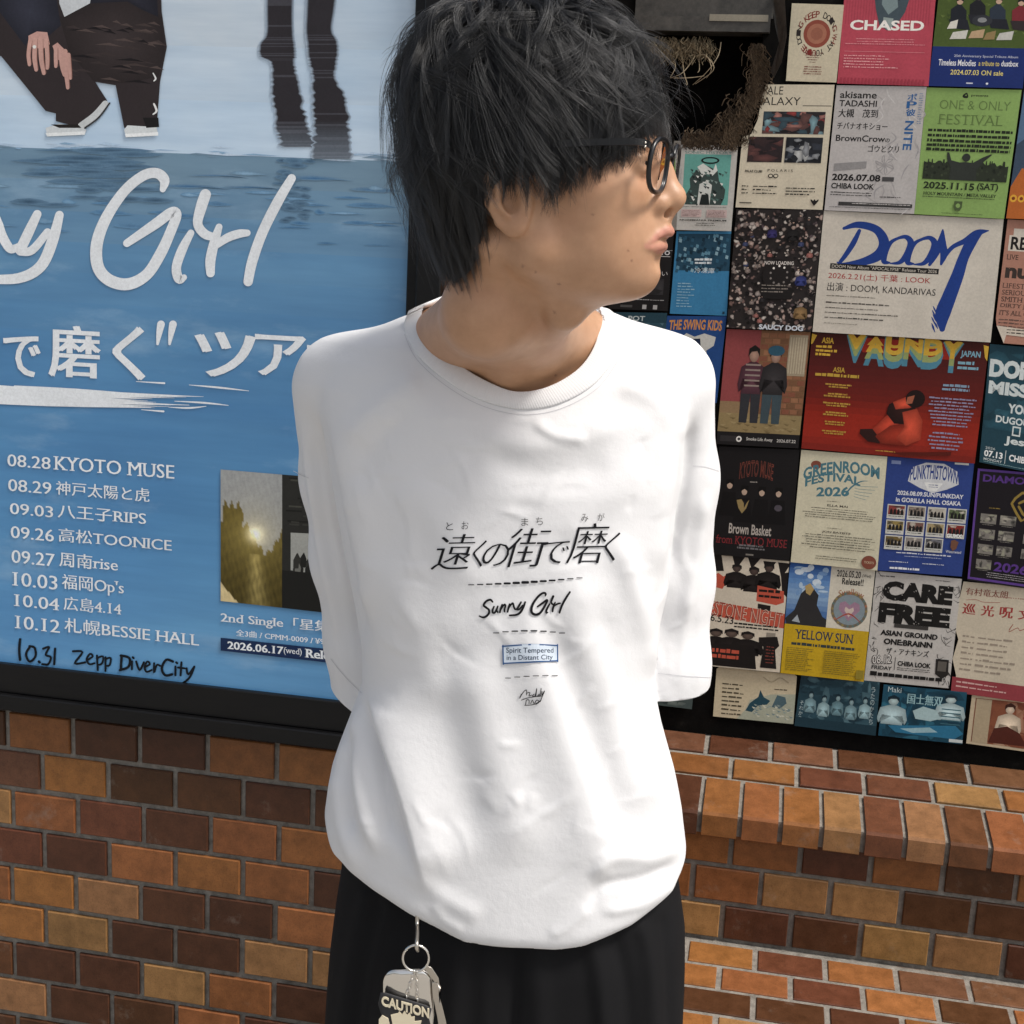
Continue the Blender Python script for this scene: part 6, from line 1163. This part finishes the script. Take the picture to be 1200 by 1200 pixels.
mb.mesh(P_, fs_); M_hair0 = material('hair_under', (.004, .004, .0045), .6)
HAIR = mb.build('hair', M_hair0, PERSON, True)
r = np.random.RandomState(5); pts_all, sizes, rads = [], [], []
def strand(ths, ss, lams, wob=(0, 0, 0), rad=.00016):
    q = np.array([shell(wrap(t), max(s, .001), l) for t, s, l in zip(ths, ss, lams)]); q += np.asarray(wob); pts_all.append(q); sizes.append(len(q)); n = len(q); tt = np.linspace(0, 1, n); rads.append(rad * (1 - .75 * tt ** 3))
NP = 14; tau = np.linspace(0, 1, NP)
def lock(th0, s0, s1, drift, lam0, lam1, lam2, nst, width, curl, tipw=.25, flick=0, rad=.00017):
    w1, w2 = r.uniform(0, 6.28, 2); c1, c2 = r.uniform(.7, 1.9, 2)
    base_th = th0 + drift * tau ** 1.25 + curl * 7 * np.sin(c1 * 3.2 * tau + w1) * tau; base_s = s0 + (s1 - s0) * tau; base_l = np.where(tau < .4, lam0 + (lam1 - lam0) * np.sin(np.minimum(tau / .4, 1) * pi / 2), lam1 + (lam2 - lam1) * ((tau - .4) / .6) ** 1.5) + curl * .026 * np.sin(c2 * 4 * tau + w2) * tau + flick * np.clip(tau - .75, 0, 1) ** 2 * 16
    for k in range(nst):
        a, b = r.normal(0, 1, 2); wd = width * (1 - (1 - tipw) * tau ** 1.2); e = r.uniform(.86, 1.03)
        jit = r.normal(0, .35) * np.sin(tau * r.uniform(2, 6) + r.uniform(0, 6)) * tau
        strand(base_th + a * wd + jit, s0 + (base_s - s0) * e, base_l + b * .02 * (1 - .6 * tau) + r.normal(0, .004), rad=rad * r.uniform(.7, 1.2))
def many(n, thr, s0r, s1f, driftr, lamr, nst, width, curl, tip=(.9, 1.0), **kw):
    for _ in range(n):
        th = r.uniform(*thr); s0 = r.uniform(*s0r); dr = r.uniform(*driftr); thE = wrap(th + dr); s1 = s_end(thE) * r.uniform(*s1f); lm = r.uniform(*lamr)
        lock(th, s0, max(s1, s0 + .05), dr, .84, lm, lm * r.uniform(*tip), nst, width * r.uniform(.6, 1.3), curl * r.uniform(.4, 1.4), **kw)
# under layer hanging to full length, upper layers shorter and lifted
many(170, (-180, 180), (.08, .16), (.92, 1.01), (-14, 10), (.86, .95), 22, 3.2, .8, (.9, .99))
many(120, (20, 110), (.03, .12), (.80, 1.0), (-34, 4), (.92, 1.03), 26, 2.0, 1.8, (.92, 1.03), tipw=.15)
many(70, (-60, 50), (.02, .10), (.86, 1.02), (-16, 12), (.93, 1.0), 24, 2.8, 1.0, (.95, 1.0))
many(90, (100, 190), (.04, .14), (.78, 1.0), (-18, 14), (.9, 1.0), 22, 2.8, 1.3, (.9, 1.02))
many(95, (10, 180), (.0, .09), (.45, .8), (-45, 20), (.92, 1.07), 24, 1.5, 3.2, (.94, 1.09), tipw=.15)
many(85, (-180, 180), (.0, .05), (.36, .72), (-45, 35), (.93, 1.08), 22, 1.6, 3.4, (.94, 1.09), tipw=.15)
many(40, (95, 185), (.08, .15), (.92, 1.04), (-10, 8), (.88, .97), 22, 3.0, .8, (.86, .97))
many(40, (110, 200), (.10, .17), (.55, .8), (-10, 10), (1.0, 1.06), 7, 1.4, 2.0, (1.02, 1.1), flick=.03, rad=.00014)
many(380, (-180, 180), (.0, .14), (.4, 1.0), (-50, 35), (.97, 1.08), 4, 2.0, 3.2, (.96, 1.12), rad=.00012)
many(70, (18, 66), (.03, .13), (.95, 1.04), (-10, 8), (.90, .97), 24, 2.6, .6, (.95, 1.0))
many(50, (72, 118), (.04, .13), (.94, 1.02), (-10, 4), (.92, .99), 24, 2.6, .7, (.95, 1.02))
hc = bpy.data.hair_curves.new('hair_strands'); hc.add_curves(sizes); hc.attributes['position'].data.foreach_set('vector', np.concatenate(pts_all).astype(np.float32).ravel())
ra = hc.attributes.get('radius') or hc.attributes.new('radius', 'FLOAT', 'POINT'); ra.data.foreach_set('value', np.concatenate(rads).astype(np.float32))
M_hair = bpy.data.materials.new('black_hair'); M_hair.use_nodes = True; nn = M_hair.node_tree; nn.nodes.clear(); oh = nn.nodes.new('ShaderNodeOutputMaterial'); hb = nn.nodes.new('ShaderNodeBsdfHairPrincipled')
hb.parametrization = 'COLOR'; hb.inputs['Color'].default_value = (.0028, .0028, .003, 1); hb.inputs['Roughness'].default_value = .30; hb.inputs['Radial Roughness'].default_value = .6; hb.inputs['Random Roughness'].default_value = .4
nn.links.new(hb.outputs[0], oh.inputs[0])
hc.materials.append(M_hair); ho = bpy.data.objects.new('hair_strands', hc); COL.objects.link(ho); ho.parent = HAIR

# ---------------------------------------------------------------- glasses
GL = empty('eyeglasses', tuple(H(.104, 0, .04))); tag(GL, 'black framed glasses worn by the man, seen almost edge on', 'glasses')
M_acet = material('black_acetate', (.005, .005, .006), .3); M_met = material('steel', (.62, .58, .52), .22, 1.0)
Mi = Matrix.Translation(-GL.location)
def gpart(mb, name, mat): o = mb.build(name, mat, GL, True); o.matrix_parent_inverse = Mi; return o
def rim(sl):
    L = []
    for k in range(28):
        a = 2 * pi * k / 28; x, y = .0245 * np.sign(cos(a)) * abs(cos(a)) ** .8, .0212 * np.sign(sin(a)) * abs(sin(a)) ** .8; l = .034 + x; L.append(H(.1065 - .085 * max(l, 0) ** 1.0 * .16 - (l - .01) ** 2 * 1.6 - .12 * (-y + .02) * .6, sl * l, .0385 + y))
    return L
mb = MB()
for sl in (-1, 1): mb.tube(rim(sl), .0021, 8, closed=True)
mb.tube([H(.1050, -.010, .047), H(.1075, 0, .050), H(.1050, .010, .047)], .0022, 8); gpart(mb, 'frame', M_acet)
M_len = bpy.data.materials.new('lens_glass'); M_len.use_nodes = True; nn = M_len.node_tree; nn.nodes.clear(); oo = nn.nodes.new('ShaderNodeOutputMaterial'); mx = nn.nodes.new('ShaderNodeMixShader'); tr = nn.nodes.new('ShaderNodeBsdfTransparent'); gs = nn.nodes.new('ShaderNodeBsdfGlossy'); gs.inputs['Roughness'].default_value = .02; lw = nn.nodes.new('ShaderNodeLayerWeight'); lw.inputs[0].default_value = .04
nn.links.new(lw.outputs['Fresnel'], mx.inputs[0]); nn.links.new(tr.outputs[0], mx.inputs[1]); nn.links.new(gs.outputs[0], mx.inputs[2]); nn.links.new(mx.outputs[0], oo.inputs[0])
for sl in (-1, 1):
    mb = MB(); L = rim(sl); c = np.mean(L, 0) + HF * .0012
    for i in range(len(L)): mb.poly([c, L[i], L[(i + 1) % len(L)]][::sl])
    gpart(mb, 'lens', M_len)
    mb = MB()
    tp = spline([H(.1005, sl * .0575, .0525), H(.098, sl * .068, .0535), H(.088, sl * .0765, .0535), H(.04, sl * .0835, .0505), (H(.0, sl * .0835, .0465)), H(-.018, sl * .082, .036), H(-.03, sl * .079, .018)], 6)
    for a, b in zip(tp, tp[1:]):
        w = HS * sl * .0022; h = HU * .0026; q = [a - w - h, a + w - h, a + w + h, a - w + h, b - w - h, b + w - h, b + w + h, b - w + h]; mb.mesh(q, [(0, 1, 2, 3), (7, 6, 5, 4), (0, 4, 5, 1), (1, 5, 6, 2), (2, 6, 7, 3), (3, 7, 4, 0)])
    tpo = gpart(mb, 'temple', M_acet); tpo.data.polygons.foreach_set('use_smooth', [False] * len(tpo.data.polygons))
    mb = MB(); 
    for dz in (.0535, .0505): mb.tube([H(.0985, sl * .0690, dz), H(.0983, sl * .0705, dz)], .0011, 8)
    o = mb.build('hinge_rivet', M_met, tpo, True)

# ---------------------------------------------------------------- key ring hanging from the waist
KY = 1.222; K0 = on_y(488, 1123, KY); KR = empty('key_ring', tuple(K0)); tag(KR, 'steel key ring with a silver tag and a black CAUTION charm below the shirt', 'key ring')
kp = lambda x, y, o=0: on_y(x, y, KY - o); Kinv = Matrix.Translation(-Vector(tuple(K0)))
def kpart(mb, name, mat, smooth=True, parent=KR): o = mb.build(name, mat, parent, smooth); o.matrix_parent_inverse = Kinv if parent is KR else Matrix.Identity(4); return o
M_chr = material('polished_steel', (.78, .75, .70), .12, 1.0); M_ste = material('worn_steel', (.55, .51, .45), .3, 1.0)
mb = MB(); mb.tube(spline([kp(489, 1072, -.036), kp(489, 1084, -.032), kp(489, 1094, -.016), kp(488.5, 1104, .0), kp(488.5, 1111, .003), kp(490, 1114, 0)], 5), .0021, 8); kpart(mb, 'hook', M_ste)
mb = MB()
for o_, rr in ((0, 15.6), (.0018, 15.2)): mb.tube([kp(487.5 + rr * cos(2 * pi * k / 40), 1123 + rr * sin(2 * pi * k / 40), o_) for k in range(40)], .00115, 7, closed=True)
kpart(mb, 'ring', M_chr)
def plate(name, pts, th, mat, o_, bev=1.5, parent=KR, dome=0):
    mb = MB(); c = np.mean(pts, 0); n = len(pts); rings = [([tuple(p) for p in pts], o_ - th), ([tuple(p) for p in pts], o_ + th * .6)]
    for k, (s_, h_) in enumerate(((.96, 1.0), (.8, 1.0 + dome * .6), (.5, 1 + dome * 1.0), (.15, 1 + dome * 1.2))): rings.append(([tuple(c + (np.array(p) - c) * s_) for p in pts], o_ + th * h_))
    for R_, h_ in rings:
        for p in R_: mb.v.append(tuple(kp(p[0], p[1], h_)))
    for k in range(len(rings) - 1):
        for i in range(n): j = (i + 1) % n; mb.f.append((k * n + i, k * n + j, (k + 1) * n + j, (k + 1) * n + i)); mb.c.append((1, 1, 1))
    mb.f.append(tuple((len(rings) - 1) * n + i for i in range(n))); mb.c.append((1, 1, 1)); mb.f.append(tuple(range(n))[::-1]); mb.c.append((1, 1, 1))
    return kpart(mb, name, mat, True, parent)
arc = lambda cx, cy, rx, ry, a0, a1, n=12: [(cx + rx * cos(radians(a0 + (a1 - a0) * i / n)), cy + ry * sin(radians(a0 + (a1 - a0) * i / n))) for i in range(n + 1)]
plate('metal_tag', arc(464, 1152, 15, 16, 180, 275) + arc(489, 1152, 18, 17, 268, 360) + [(509, 1190), (506, 1215), (452, 1215), (449, 1185)], .0022, M_chr, -.004, dome=1.2)
mb = MB()
for (xa, ya, xb, yb) in ((486, 1138, 475, 1172), (488, 1138, 489, 1176)):
    for i in range(7):
        t = i / 7; x, y = xa + (xb - xa) * (t + .07), ya + (yb - ya) * (t + .07); L = []
        for k in range(12):
            a = 2 * pi * k / 12; L.append(kp(x + (1.9 if i % 2 else .7) * cos(a), y + 3.6 * sin(a), .0025 + (.0012 * cos(a) if i % 2 == 0 else 0)))
        mb.tube(L, .0006, 6, closed=True)
kpart(mb, 'chain', M_chr)
M_rub = material('black_rubber', (.012, .012, .014), .6); M_crm = material('cream_rubber', (.62, .55, .40), .6)
TG_ = plate('rubber_charm', [(446, 1163), (452, 1163), (500, 1178), (506, 1182), (503, 1194), (506, 1206), (500, 1222), (452, 1222), (443, 1205), (447, 1190), (443, 1176)], .0022, M_rub, .0038)
PK = Print(None, fn=lambda x, y, z: kp(x, y + (x - 446) * .27, .0064 + z)); PK.step = 2e-6; PK.mb = MB()
PK.text('CAUTION', (447, 1166.5, 503, 1178), '#000000', bold=.035); 
sq = [(466, 1186), (468, 1183), (471, 1186), (474, 1181), (477, 1185), (480, 1181), (482, 1186), (486, 1184), (486, 1190), (494, 1187), (492, 1196), (484, 1210), (468, 1212), (460, 1200), (458, 1190)]
PK.poly([(x, y - 4) for x, y in sq], '#000000'); PK.poly([(444, 1195), (448, 1189), (455, 1191), (457, 1199), (450, 1205), (444, 1202)], '#000000')
lt = PK.mb; ex = MB(); ex.v = list(lt.v); ex.f = list(lt.f); ex.c = [(1, 1, 1)] * len(lt.f); lo_ = kpart(ex, 'raised_lettering', M_crm, False, TG_); sm = lo_.modifiers.new('relief', 'SOLIDIFY'); sm.thickness = .0012; sm.offset = 0
for sh in ([(500, 1131), (506, 1134), (514, 1146), (515, 1153), (510, 1152), (503, 1143), (497, 1135)], [(506, 1151), (512, 1150), (517, 1156), (514, 1164), (518, 1178), (523, 1198), (524, 1216), (516, 1216), (512, 1190), (507, 1168)]): plate('key', sh, .0009, M_ste, .001)
